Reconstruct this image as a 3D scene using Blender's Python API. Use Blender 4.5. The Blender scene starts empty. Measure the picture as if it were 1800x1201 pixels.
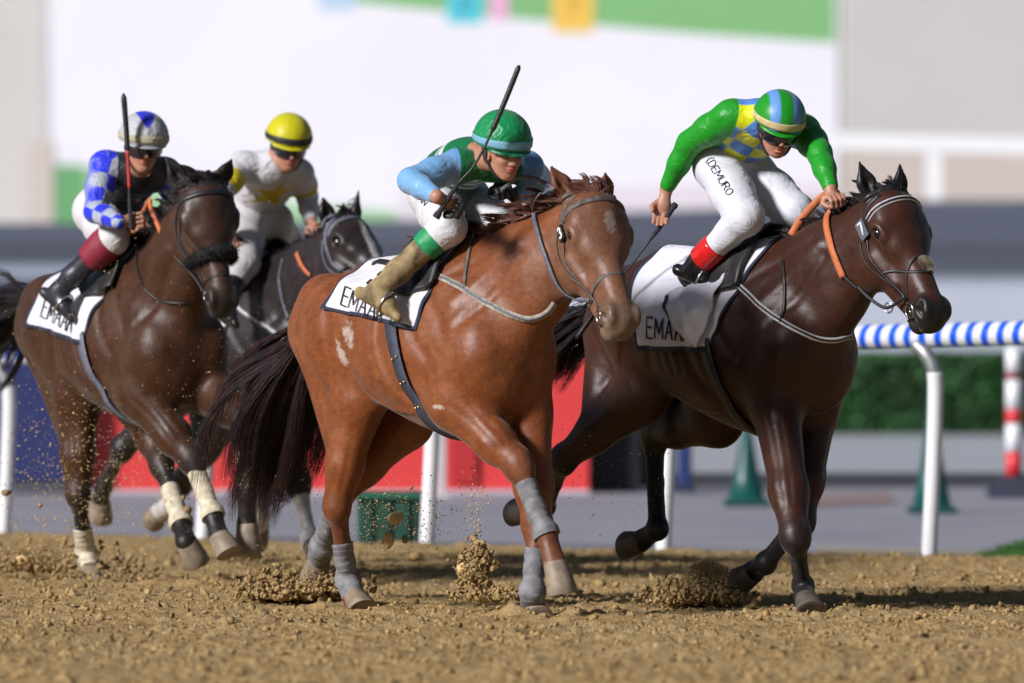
import bpy, bmesh, math, random
import numpy as np
from mathutils import Vector
random.seed(7); RNG = np.random.default_rng(7)
SC = bpy.context.scene
COL = SC.collection
# ------------------------------------------------------------------ camera
FPX = 15000.0; CX, CY = 900.0, 600.5; HOR = 560.0
CAMH = 1.29
TILT = math.atan((CY - HOR) / FPX)          # slightly downwards
cd = bpy.data.cameras.new('camera'); cam = bpy.data.objects.new('camera', cd); COL.objects.link(cam)
cam.location = (0, 0, CAMH); cam.rotation_euler = (math.pi / 2 - TILT, 0, 0)
cd.sensor_width = 36.0; cd.lens = 36.0 * FPX / 1800.0
cd.clip_start = 0.5; cd.clip_end = 2000
cd.dof.use_dof = True; cd.dof.focus_distance = 37.8; cd.dof.aperture_fstop = 2.6
SC.camera = cam
# ------------------------------------------------------------------ night light: floodlights from the left
w = bpy.data.worlds.new('World'); SC.world = w; w.use_nodes = True
nt = w.node_tree; nt.nodes.clear()
out = nt.nodes.new('ShaderNodeOutputWorld'); bg = nt.nodes.new('ShaderNodeBackground')
sky = nt.nodes.new('ShaderNodeTexSky'); sky.sky_type = 'NISHITA'; sky.sun_disc = False
sky.sun_elevation = math.radians(32); sky.sun_rotation = math.radians(245)
bg.inputs['Strength'].default_value = 0.04
nt.links.new(sky.outputs[0], bg.inputs[0]); nt.links.new(bg.outputs[0], out.inputs[0])
SUN_FROM = Vector((-0.74, -0.62, 0.50))
sd = bpy.data.lights.new('floodlight', 'SUN'); sd.energy = 5.4; sd.angle = math.radians(10); sd.color = (1.0, 0.985, 0.99)
so = bpy.data.objects.new('floodlight', sd); COL.objects.link(so)
so.rotation_euler = SUN_FROM.to_track_quat('Z', 'Y').to_euler(); so.location = (-20, -10, 20)
SC.view_settings.view_transform = 'Standard'; SC.view_settings.look = 'None'
SC.view_settings.exposure = 0.0; SC.view_settings.gamma = 1.0
# ------------------------------------------------------------------ projection helpers
CAMP = np.array([0, 0, CAMH]); ct, st = math.cos(TILT), math.sin(TILT)
FW = np.array([0, ct, -st]); UP = np.array([0, st, ct]); RT = np.array([1.0, 0, 0])
def A(*v): return np.array(v, float)
def raydir(px, py):
    return FW + RT * ((px - CX) / FPX) - UP * ((py - CY) / FPX)
def project(p):
    q = np.asarray(p) - CAMP; d = q @ FW
    return np.stack([CX + FPX * (q @ RT) / d, CY - FPX * (q @ UP) / d], -1)
def at(px, py, Y):
    """world point on the pixel's ray at distance Y"""
    d = raydir(px, py); return CAMP + d * (Y / d[1])
def unit(v):
    v = np.asarray(v, float); return v / (np.linalg.norm(v, axis=-1, keepdims=True) + 1e-12)
class Frame:
    """a thing's own axes: x along its heading, y to its left, z up"""
    def __init__(s, X, Y, Z, alpha):
        a = math.radians(alpha); s.O = A(X, Y, Z); s.rot = math.atan2(-math.cos(a), math.sin(a))
        s.R = np.stack([A(math.sin(a), -math.cos(a), 0), A(math.cos(a), math.sin(a), 0), A(0, 0, 1)])  # rows: local axes in world
    def loc(s, p): return (np.asarray(p) - s.O) @ s.R.T
    def wld(s, p): return np.asarray(p) @ s.R + s.O
    def ray(s, px, py): return s.loc(CAMP), s.R @ raydir(px, py)
    def px(s, p): return project(s.wld(p))
    def atx(s, px, py, x):                   # point on the pixel's ray where local x is given
        o, d = s.ray(px, py); return o + d * ((x - o[0]) / d[0])
    def aty(s, px, py, y):
        o, d = s.ray(px, py); return o + d * ((y - o[1]) / d[1])
def solve(F, J, bones, it=60):
    """joints J: ('f', xyz) fixed or ('r', px, py, x or None, y or None, weight) on a pixel's ray; bones: (i, j, length)"""
    ids = [i for i, j in enumerate(J) if j[0] == 'r']; t = []
    rays = {}
    for i in ids:
        o, d = F.ray(J[i][1], J[i][2]); rays[i] = (o, d)
        t.append((J[i][4] - o[1]) / d[1] if J[i][4] is not None else (J[i][3] - o[0]) / d[0])
    t = np.array(t)
    def pts(t):
        P = [None] * len(J)
        for i, j in enumerate(J):
            if j[0] == 'f': P[i] = A(*j[1])
        for k, i in enumerate(ids): P[i] = rays[i][0] + rays[i][1] * t[k]
        return P
    def res(t):
        P = pts(t); r = []
        for a, b, L in bones: r.append((np.linalg.norm(P[a] - P[b]) - L) * 8)
        for k, i in enumerate(ids):
            wq = J[i][5]
            if J[i][3] is not None: r.append((P[i][0] - J[i][3]) * wq)
            if J[i][4] is not None: r.append((P[i][1] - J[i][4]) * wq)
        return np.array(r)
    if len(ids):
        for _ in range(it):
            r0 = res(t); Jm = np.stack([(res(t + np.eye(len(t))[k] * 1e-4) - r0) / 1e-4 for k in range(len(t))], 1)
            t = t - np.linalg.solve(Jm.T @ Jm + np.eye(len(t)) * 1e-2, Jm.T @ r0)
    return pts(t)
# ------------------------------------------------------------------ implicit bodies
class Cone:
    def __init__(s, a, ra, b, rb, k=0.03, sq=None, sub=False, col=None, tag=None):
        s.a, s.b = A(*a), A(*b); s.ra, s.rb, s.k, s.sub, s.col, s.tag = ra, rb, k, sub, col, tag
        s.sq = None if sq is None else (unit(sq[0]), sq[1])
        m = max(ra, rb) * max(1.0, sq[1] if sq else 1.0); s.lo = np.minimum(s.a, s.b) - m; s.hi = np.maximum(s.a, s.b) + m
    def d(s, P):
        a, b = s.a, s.b; q = P - a; e = b - a; g = 1.0
        if s.sq:
            n, f = s.sq; q = q + n * ((q @ n) * (1 / f - 1))[..., None]; e = e + n * ((e @ n) * (1 / f - 1)); g = min(1.0, f) ** 0.5
        t = np.clip((q @ e) / (e @ e + 1e-9), 0, 1)
        return (np.linalg.norm(q - t[..., None] * e, axis=-1) - (s.ra + (s.rb - s.ra) * t)) * g
class Ell:
    def __init__(s, c, r, R=None, k=0.03, sub=False, col=None, tag=None):
        s.c = A(*c); s.r = A(*r); s.R = np.eye(3) if R is None else np.asarray(R); s.k, s.sub, s.col, s.tag = k, sub, col, tag
        m = max(r); s.lo = s.c - m; s.hi = s.c + m
        if R is None: s.lo = s.c - s.r; s.hi = s.c + s.r
    def d(s, P):
        q = (P - s.c) @ s.R.T; k0 = np.linalg.norm(q / s.r, axis=-1); k1 = np.linalg.norm(q / s.r ** 2, axis=-1) + 1e-9
        return k0 * (k0 - 1) / k1
class Trunk:
    def __init__(s, st, k=0.05, col=None):
        st = np.array(st, float); xs = np.linspace(st[0, 0], st[-1, 0], 200); cols = []
        for c in range(1, 4):
            v = np.interp(xs, st[:, 0], st[:, c]); ker = np.hanning(37); ker /= ker.sum()
            cols.append(np.convolve(np.pad(v, 18, mode='edge'), ker, 'valid'))
        s.xs = xs; s.top, s.bot, s.w = cols; s.k, s.sub, s.col, s.tag = k, False, col, None
        s.lo = A(xs[0] - .15, -s.w.max(), s.bot.min()); s.hi = A(xs[-1] + .15, s.w.max(), s.top.max())
    def d(s, P):
        x = np.clip(P[..., 0], s.xs[0], s.xs[-1]); T = np.interp(x, s.xs, s.top); B = np.interp(x, s.xs, s.bot); W = np.interp(x, s.xs, s.w)
        c = (T + B) / 2; h = (T - B) / 2; zz = (P[..., 2] - c) / h
        W = W * (1 - 0.10 * zz)
        q = np.sqrt((np.abs(P[..., 1]) / W) ** 2 + zz ** 2 + ((P[..., 0] - x) / 0.13) ** 2 + 1e-9)
        return (q - 1) * np.minimum(W, h) * 0.95
class Field:
    def __init__(s, prims, h, pad=0.05):
        s.prims = prims; s.h = h
        lo = np.min([p.lo - p.k for p in prims if not p.sub], 0) - pad; hi = np.max([p.hi + p.k for p in prims if not p.sub], 0) + pad
        s.lo = lo; n = np.ceil((hi - lo) / h).astype(int) + 1; s.n = n
        D = np.full(n, 0.25, np.float32); ax = [lo[i] + h * np.arange(n[i]) for i in range(3)]
        for p in prims:
            m = p.k + 2.5 * h + (0.06 if not p.sub else 0)
            i0 = np.maximum(0, np.floor((p.lo - m - lo) / h).astype(int)); i1 = np.minimum(n, np.ceil((p.hi + m - lo) / h).astype(int) + 1)
            if (i1 <= i0).any(): continue
            sl = tuple(slice(i0[i], i1[i]) for i in range(3))
            G = np.stack(np.meshgrid(*[ax[i][sl[i]] for i in range(3)], indexing='ij'), -1)
            d = p.d(G); o = D[sl]; k = max(p.k, 1e-4)
            if p.sub:
                hh = np.maximum(k - np.abs(o + d), 0) / k; D[sl] = np.maximum(o, -d) + hh * hh * k / 4
            else:
                hh = np.maximum(k - np.abs(o - d), 0) / k; D[sl] = np.minimum(o, d) - hh * hh * k / 4
        s.D = D
    def val(s, P):
        q = (np.asarray(P) - s.lo) / s.h; q = np.clip(q, 0, s.n - 1.001); i = q.astype(int); f = q - i; D = s.D
        x, y, z = i[..., 0], i[..., 1], i[..., 2]; u, v, w_ = f[..., 0], f[..., 1], f[..., 2]
        c = lambda a, b, g: D[x + a, y + b, z + g]
        return ((c(0,0,0)*(1-u)+c(1,0,0)*u)*(1-v)+(c(0,1,0)*(1-u)+c(1,1,0)*u)*v)*(1-w_)+((c(0,0,1)*(1-u)+c(1,0,1)*u)*(1-v)+(c(0,1,1)*(1-u)+c(1,1,1)*u)*v)*w_
    def grad(s, P, e=None):
        e = e or s.h * 1.5; P = np.asarray(P, float); g = []
        for i in range(3):
            dv = np.zeros(3); dv[i] = e; g.append(s.val(P + dv) - s.val(P - dv))
        return unit(np.stack(g, -1))
    def cast(s, o, d, t0, t1, n=400):
        """first surface hit along a ray, or None"""
        d = unit(d); ts = np.linspace(t0, t1, n); P = o + ts[:, None] * d
        inside = np.all((P > s.lo) & (P < s.lo + (s.n - 1) * s.h), axis=1)
        v = np.where(inside, s.val(P), 1.0); k = np.where((v[1:] < 0) & (v[:-1] >= 0))[0]
        if len(k) == 0: return None
        a, b = ts[k[0]], ts[k[0] + 1]
        for _ in range(8):
            m = (a + b) / 2
            if s.val(o + m * d) < 0: b = m
            else: a = m
        return o + a * d
    def mesh(s):
        D = s.D; ins = D < 0; n = np.array(D.shape)
        c = np.zeros(n - 1, np.uint8)
        for a in (0, 1):
            for b in (0, 1):
                for g in (0, 1): c += ins[a:n[0]-1+a, b:n[1]-1+b, g:n[2]-1+g]
        cells = np.argwhere((c > 0) & (c < 8)); idx = -np.ones(n - 1, np.int32); idx[tuple(cells.T)] = np.arange(len(cells))
        acc = np.zeros((len(cells), 3)); cnt = np.zeros(len(cells))
        for ax in range(3):
            o1, o2 = [i for i in range(3) if i != ax]
            for a in (0, 1):
                for b in (0, 1):
                    off = np.zeros(3, int); off[o1] = a; off[o2] = b; p = cells + off; q = p.copy(); q[:, ax] += 1
                    va = D[tuple(p.T)]; vb = D[tuple(q.T)]; m = (va < 0) != (vb < 0)
                    t = np.where(m, va / (va - vb + 1e-12), 0); pos = off[None].repeat(len(cells), 0).astype(float); pos[:, ax] += t
                    acc[m] += pos[m]; cnt[m] += 1
        V = s.lo + (cells + acc / cnt[:, None]) * s.h; quads = []
        for ax in range(3):
            o1, o2 = [(1, 2), (2, 0), (0, 1)][ax]
            sl0 = [slice(None)] * 3; sl1 = [slice(None)] * 3; sl0[ax] = slice(0, n[ax] - 1); sl1[ax] = slice(1, n[ax])
            e = np.argwhere(ins[tuple(sl0)] != ins[tuple(sl1)])
            e = e[(e[:, o1] > 0) & (e[:, o2] > 0) & (e[:, o1] < n[o1] - 1) & (e[:, o2] < n[o2] - 1)]
            fl = ins[tuple(e.T)]
            def cc(a, b):
                q = e.copy(); q[:, o1] -= a; q[:, o2] -= b; return idx[tuple(q.T)]
            Q = np.stack([cc(1, 1), cc(0, 1), cc(0, 0), cc(1, 0)], 1); Q[~fl] = Q[~fl][:, ::-1]; quads.append(Q)
        Q = np.concatenate(quads); Q = Q[(Q >= 0).all(1)]
        # two light relaxations pulled back to the surface
        for _ in range(2):
            S = np.zeros_like(V); C = np.zeros(len(V))
            for i in range(4):
                a, b = Q[:, i], Q[:, (i + 1) % 4]; np.add.at(S, a, V[b]); np.add.at(S, b, V[a]); np.add.at(C, a, 1); np.add.at(C, b, 1)
            V = V * 0.5 + 0.5 * S / np.maximum(C, 1)[:, None]
            g = s.grad(V); V = V - g * np.clip(s.val(V), -s.h, s.h)[:, None] * 0.8
        return V, Q
    def colors(s, V, tau=0.012, default=(.5, .5, .5)):
        Wt = np.zeros(len(V)); C = np.zeros((len(V), 3))
        for p in s.prims:
            if p.sub or p.col is None: continue
            m = np.all((V > p.lo - .08) & (V < p.hi + .08), axis=1)
            if not m.any(): continue
            wq = np.exp(-np.clip(p.d(V[m]), -0.05, 1) / tau); Wt[m] += wq; C[m] += wq[:, None] * np.array(p.col[:3])
        C = np.where(Wt[:, None] > 1e-9, C / np.maximum(Wt, 1e-9)[:, None], np.array(default)); return C
# ------------------------------------------------------------------ mesh objects
def mk(name, V, Fc, mat=None, parent=None, smooth=True, attrs=None, col=None, world=False):
    me = bpy.data.meshes.new(name); V = np.asarray(V, float)
    if isinstance(Fc, np.ndarray) and Fc.ndim == 2:
        k = Fc.shape[1]; me.vertices.add(len(V)); me.vertices.foreach_set('co', V.astype(np.float32).ravel())
        me.loops.add(Fc.size); me.loops.foreach_set('vertex_index', Fc.astype(np.int32).ravel())
        me.polygons.add(len(Fc)); me.polygons.foreach_set('loop_start', np.arange(0, Fc.size, k, dtype=np.int32))
        me.update(calc_edges=True)
    else:
        me.from_pydata([tuple(v) for v in V], [], [tuple(int(i) for i in f) for f in Fc]); me.update()
    if smooth: me.polygons.foreach_set('use_smooth', [True] * len(me.polygons))
    if col is not None:
        ca = me.color_attributes.new('Col', 'FLOAT_COLOR', 'POINT'); c4 = np.ones((len(V), 4), np.float32); c4[:, :3] = col; ca.data.foreach_set('color', c4.ravel())
    for k, v in (attrs or {}).items():
        at_ = me.attributes.new(k, 'FLOAT', 'POINT'); at_.data.foreach_set('value', np.asarray(v, np.float32))
    o = bpy.data.objects.new(name, me); COL.objects.link(o)
    if mat: me.materials.append(mat)
    if parent is not None: o.parent = parent
    return o
def tag(o, label=None, cat=None, group=None, kind=None):
    if label: o['label'] = label
    if cat: o['category'] = cat
    if group: o['group'] = group
    if kind: o['kind'] = kind
    return o
def empty(name, F=None, loc=(0, 0, 0), rot=0):
    o = bpy.data.objects.new(name, None); COL.objects.link(o); o.empty_display_size = 0.1
    if F is not None: o.location = F.O; o.rotation_euler = (0, 0, F.rot)
    else: o.location = loc; o.rotation_euler = (0, 0, rot)
    return o
def smooth_poly(P, n=8):
    """Catmull-Rom through P"""
    P = np.asarray(P, float)
    if len(P) < 3: return P[0] + (P[-1] - P[0]) * np.linspace(0, 1, n + 1)[:, None]
    Q = np.vstack([2 * P[0] - P[1], P, 2 * P[-1] - P[-2]]); o = []
    for i in range(1, len(Q) - 2):
        a, b, c, d = Q[i-1:i+3]
        for t in np.linspace(0, 1, n, endpoint=False):
            o.append(0.5 * ((2*b) + (c-a)*t + (2*a-5*b+4*c-d)*t*t + (3*b-a-3*c+d)*t**3))
    o.append(P[-1]); return np.array(o)
def tube_vf(P, R, m=8, cap=True, base=0, flat=None):
    P = np.asarray(P, float); n = len(P); R = np.broadcast_to(np.asarray(R, float), (n,))
    T = unit(np.gradient(P, axis=0)); N = np.zeros((n, 3)); u = np.cross(T[0], A(0.13, 0.21, 0.97)); 
    if np.linalg.norm(u) < 1e-3: u = np.cross(T[0], A(1, 0, 0))
    N[0] = unit(u)
    for i in range(1, n): N[i] = unit(N[i-1] - T[i] * (N[i-1] @ T[i]))
    B = np.cross(T, N); a = np.linspace(0, 2 * np.pi, m, endpoint=False)
    V = (P[:, None] + R[:, None, None] * (np.cos(a)[None, :, None] * N[:, None] + np.sin(a)[None, :, None] * B[:, None])).reshape(-1, 3)
    F = []
    for i in range(n - 1):
        for j in range(m):
            k = (j + 1) % m; F.append((base + i*m+j, base + i*m+k, base + (i+1)*m+k, base + (i+1)*m+j))
    if cap:
        V = np.vstack([V, P[0], P[-1]]); c0, c1 = base + n*m, base + n*m + 1
        for j in range(m):
            k = (j + 1) % m; F.append((c0, base + k, base + j, base + j)[:3]); F.append((c1, base + (n-1)*m+j, base + (n-1)*m+k))
    return V, F
def ribbon_vf(P, N, wd, th, base=0):
    """flat strap along P facing N"""
    P = np.asarray(P, float); n = len(P); T = unit(np.gradient(P, axis=0)); N = unit(N); S = unit(np.cross(T, N)); N = np.cross(S, T)
    wd = np.broadcast_to(np.asarray(wd, float), (n,))[:, None]; V = []
    h = th / 2; V = np.stack([P - S*wd/2 - N*h, P + S*wd/2 - N*h, P + S*wd/2 + N*h*.6, P + N*h*1.1, P - S*wd/2 + N*h*.6], 1).reshape(-1, 3); F = []
    for i in range(n - 1):
        for j in range(5):
            k = (j + 1) % 5; F.append((base+i*5+j, base+i*5+k, base+(i+1)*5+k, base+(i+1)*5+j)[::-1])
    F.append(tuple(base + j for j in range(5))); F.append(tuple(base+(n-1)*5 + j for j in range(4, -1, -1))); return V, F
class MB:
    def __init__(s): s.V = []; s.F = []; s.n = 0
    def add(s, vf):
        V, F = vf; s.F += [tuple(i + s.n for i in f) for f in F]; s.V.append(np.asarray(V, float)); s.n += len(V); return s
    def tube(s, P, R, m=8): return s.add(tube_vf(P, R, m))
    def ribbon(s, P, N, w_, t_): return s.add(ribbon_vf(P, N, w_, t_))
    def box(s, lo, hi, M=None):
        lo, hi = A(*lo), A(*hi); V = np.array([[(lo, hi)[a][0], (lo, hi)[b][1], (lo, hi)[c][2]] for a in (0, 1) for b in (0, 1) for c in (0, 1)])
        if M is not None: V = V @ M[:3].copy() + M[3]
        return s.add((V, [(0,1,3,2), (4,6,7,5), (0,4,5,1), (2,3,7,6), (0,2,6,4), (1,5,7,3)]))
    def build(s, name, mat, parent=None, smooth=True, **k): return mk(name, np.vstack(s.V), s.F, mat, parent, smooth, **k)
# ------------------------------------------------------------------ materials
MATS = {}
class NT:
    def __init__(s, name):
        s.m = bpy.data.materials.new(name); s.m.use_nodes = True; s.t = s.m.node_tree; s.b = s.t.nodes['Principled BSDF']; s.out = s.t.nodes['Material Output']
    def n(s, typ, **k):
        o = s.t.nodes.new(typ)
        for a, v in k.items():
            if isinstance(a, str) and hasattr(o, a): setattr(o, a, v)
        return o
    def l(s, a, b): s.t.links.new(a, b)
    def noise(s, scale, detail=3, rough=.5, vec=None, dist=0):
        o = s.n('ShaderNodeTexNoise'); o.inputs['Scale'].default_value = scale; o.inputs['Detail'].default_value = detail; o.inputs['Roughness'].default_value = rough; o.inputs['Distortion'].default_value = dist
        if vec is None:
            vec = s.n('ShaderNodeTexCoord').outputs['Object']
        s.l(vec, o.inputs['Vector']); return o
    def ramp(s, src, stops):
        r = s.n('ShaderNodeValToRGB'); e = r.color_ramp.elements
        while len(e) < len(stops): e.new(0.5)
        for i, (p, c) in enumerate(stops): e[i].position = p; e[i].color = (*c[:3], 1)
        s.l(src, r.inputs[0]); return r.outputs[0]
    def mix(s, f, a, b, mode='MIX'):
        o = s.n('ShaderNodeMix'); o.data_type = 'RGBA'; o.blend_type = mode
        for sock, v in ((o.inputs[0], f), (o.inputs[6], a), (o.inputs[7], b)):
            if hasattr(v, 'is_output'): s.l(v, sock)
            else: sock.default_value = v if isinstance(v, (int, float)) else (*v[:3], 1)
        return o.outputs[2]
    def math(s, op, a, b=0.0, clamp=False):
        o = s.n('ShaderNodeMath'); o.operation = op; o.use_clamp = clamp
        for sock, v in ((o.inputs[0], a), (o.inputs[1], b)):
            if hasattr(v, 'is_output'): s.l(v, sock)
            else: sock.default_value = v
        return o.outputs[0]
    def bump(s, h, strength=.3, dist=.01, prev=None):
        o = s.n('ShaderNodeBump'); o.inputs['Strength'].default_value = strength; o.inputs['Distance'].default_value = dist; s.l(h, o.inputs['Height'])
        if prev is not None: s.l(prev, o.inputs['Normal'])
        return o.outputs[0]
    def attr(s, name):
        o = s.n('ShaderNodeAttribute'); o.attribute_name = name; return o
    def base(s, c):
        i = s.b.inputs['Base Color']
        if hasattr(c, 'is_output'): s.l(c, i)
        else: i.default_value = (*c[:3], 1)
def plain(name, color, rough=.5, metal=0, var=.15, scale=30, bump=.0, bdist=.003, spec=.5, coat=0, sheen=0):
    if name in MATS: return MATS[name]
    t = NT(name); c = A(*color); nz = t.noise(scale, 4)
    t.base(t.ramp(nz.outputs[0], [(.3, c * (1 - var)), (.7, np.minimum(c * (1 + var), 1))])); t.b.inputs['Roughness'].default_value = rough; t.b.inputs['Metallic'].default_value = metal
    t.b.inputs['Specular IOR Level'].default_value = spec; t.b.inputs['Coat Weight'].default_value = coat; t.b.inputs['Sheen Weight'].default_value = sheen
    if bump: t.l(t.bump(t.noise(scale * 2.5, 4).outputs[0], bump, bdist), t.b.inputs['Normal'])
    MATS[name] = t.m; return t.m
def cloth(name, base, layers=(), rough=.6, wr=.5, dirt=0.0, wscale=9, spec=.35, sheen=.1):
    """fabric: base colour, then (attribute, colour) layers where the attribute is > 0; wrinkle bump; splashed dirt"""
    t = NT(name); c = base
    nz = t.noise(14, 3); c = t.mix(t.math('MULTIPLY', nz.outputs[0], .22), base, A(*base) * .75)
    for a, colr in layers:
        f = t.math('MULTIPLY_ADD', t.attr(a).outputs['Fac'], 220.0); f.node.inputs[2].default_value = .5; f.node.use_clamp = True
        c = t.mix(f, c, colr)
    if dirt:
        d = t.noise(38, 6, .7); f = t.ramp(d.outputs[0], [(.66 - dirt * .3, (0, 0, 0)), (.74 - dirt * .2, (1, 1, 1))]); c = t.mix(t.math('MULTIPLY', f, min(1, .35 + dirt)), c, (.26, .19, .11))
    t.base(c); t.b.inputs['Roughness'].default_value = rough; t.b.inputs['Specular IOR Level'].default_value = spec; t.b.inputs['Sheen Weight'].default_value = sheen
    w1 = t.noise(wscale, 3, .55, dist=1.2); w2 = t.noise(wscale * 3.4, 3, .5, dist=.6); w3 = t.noise(420, 2)
    b = t.bump(w1.outputs[0], wr, .03); b = t.bump(w2.outputs[0], wr * .6, .01, b); b = t.bump(w3.outputs[0], .15, .001, b)
    t.l(b, t.b.inputs['Normal']); return t.m
# ------------------------------------------------------------------ horses
def coat(name, rough=.50, dirt=.3, vein=.45, mottle=.28, spec=.38, dust=(.30, .22, .14), tint=(1, 1, 1)):
    t = NT(name); c = t.attr('Col').outputs['Color']
    n1 = t.noise(5.5, 4, .55); n2 = t.noise(19, 5, .65); n3 = t.noise(160, 3, .6)
    hsv = t.n('ShaderNodeHueSaturation'); t.l(c, hsv.inputs['Color'])
    t.l(t.math('MULTIPLY_ADD', n1.outputs[0], mottle * 2.2), hsv.inputs['Value']); hsv.inputs['Value'].links[0].from_node.inputs[2].default_value = 1 - mottle * 1.1
    c = t.mix(t.ramp(n2.outputs[0], [(.36, (0, 0, 0)), (.66, (.75, .75, .75))]), hsv.outputs[0], t.mix(1.0, hsv.outputs[0], (.62, .58, .56), 'MULTIPLY'))
    # dust: light film in patches, spots of thrown dirt
    f = t.ramp(n1.outputs[0], [(.48, (0, 0, 0)), (.75, (1, 1, 1))]); c = t.mix(t.math('MULTIPLY', f, dirt * .35), c, dust)
    v = t.n('ShaderNodeTexVoronoi'); v.inputs['Scale'].default_value = 55; t.l(t.n('ShaderNodeTexCoord').outputs['Object'], v.inputs['Vector'])
    f2 = t.ramp(v.outputs['Distance'], [(.05 + .07 * dirt, (1, 1, 1)), (.09 + .09 * dirt, (0, 0, 0))]); f3 = t.ramp(n2.outputs[0], [(.52, (0, 0, 0)), (.6, (1, 1, 1))])
    c = t.mix(t.math('MULTIPLY', t.math('MULTIPLY', f2, f3), .75), c, dust)
    pn = t.noise(34, 6, .75); pm = t.math('MULTIPLY', t.math('SUBTRACT', t.math('ADD', t.attr('pale').outputs['Fac'], t.math('MULTIPLY', pn.outputs[0], 2.2)), 1.62), 2.6, True); pm.node.use_clamp = True
    c = t.mix(t.math('MULTIPLY', pm, .8), c, (.50, .43, .37))
    hn = t.noise(60, 5, .7); mp = t.n('ShaderNodeMapping'); t.l(t.n('ShaderNodeTexCoord').outputs['Object'], mp.inputs['Vector']); mp.inputs['Scale'].default_value = (.35, 1, 1); mp.inputs['Rotation'].default_value = (0, .5, 0); t.l(mp.outputs[0], hn.inputs['Vector'])
    c = t.mix(t.ramp(hn.outputs[0], [(.38, (0, 0, 0)), (.68, (.8, .8, .8))]), c, t.mix(1.0, c, (.66, .62, .60), 'MULTIPLY'))
    t.base(c)
    rr = t.math('MULTIPLY_ADD', n1.outputs[0], .35); rr.node.inputs[2].default_value = rough - .15; t.l(rr, t.b.inputs['Roughness'])
    t.b.inputs['Specular IOR Level'].default_value = spec; t.b.inputs['Sheen Weight'].default_value = .12; t.b.inputs['Sheen Roughness'].default_value = .4
    # muscle, vein and hair relief
    m1 = t.noise(6, 3, .5); v1 = t.noise(9, 2, .5, dist=.7); ridge = t.math('ABSOLUTE', t.math('SUBTRACT', v1.outputs[0], .5)); ridge = t.ramp(ridge, [(0, (1, 1, 1)), (.035, (0, 0, 0))])
    b = t.bump(m1.outputs[0], .5, .022); b = t.bump(n2.outputs[0], .25, .006, b); b = t.bump(ridge, vein * .3, .0012, b); b = t.bump(n3.outputs[0], .25, .0012, b); t.l(b, t.b.inputs['Normal'])
    return t.m
def head_axes(F, poll, muzzle, beta):
    b = math.radians(beta); hd = F.R @ A(math.sin(b), -math.cos(b), 0)     # the way the face looks, in local axes
    a = unit(muzzle - poll); l = unit(np.cross(A(0, 0, 1), hd)); l = unit(l - a * (l @ a)); d = unit(np.cross(a, l))
    if d @ A(0, 0, 1) < 0 and d @ hd < 0: d = -d
    return np.stack([a, l, d])
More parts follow.
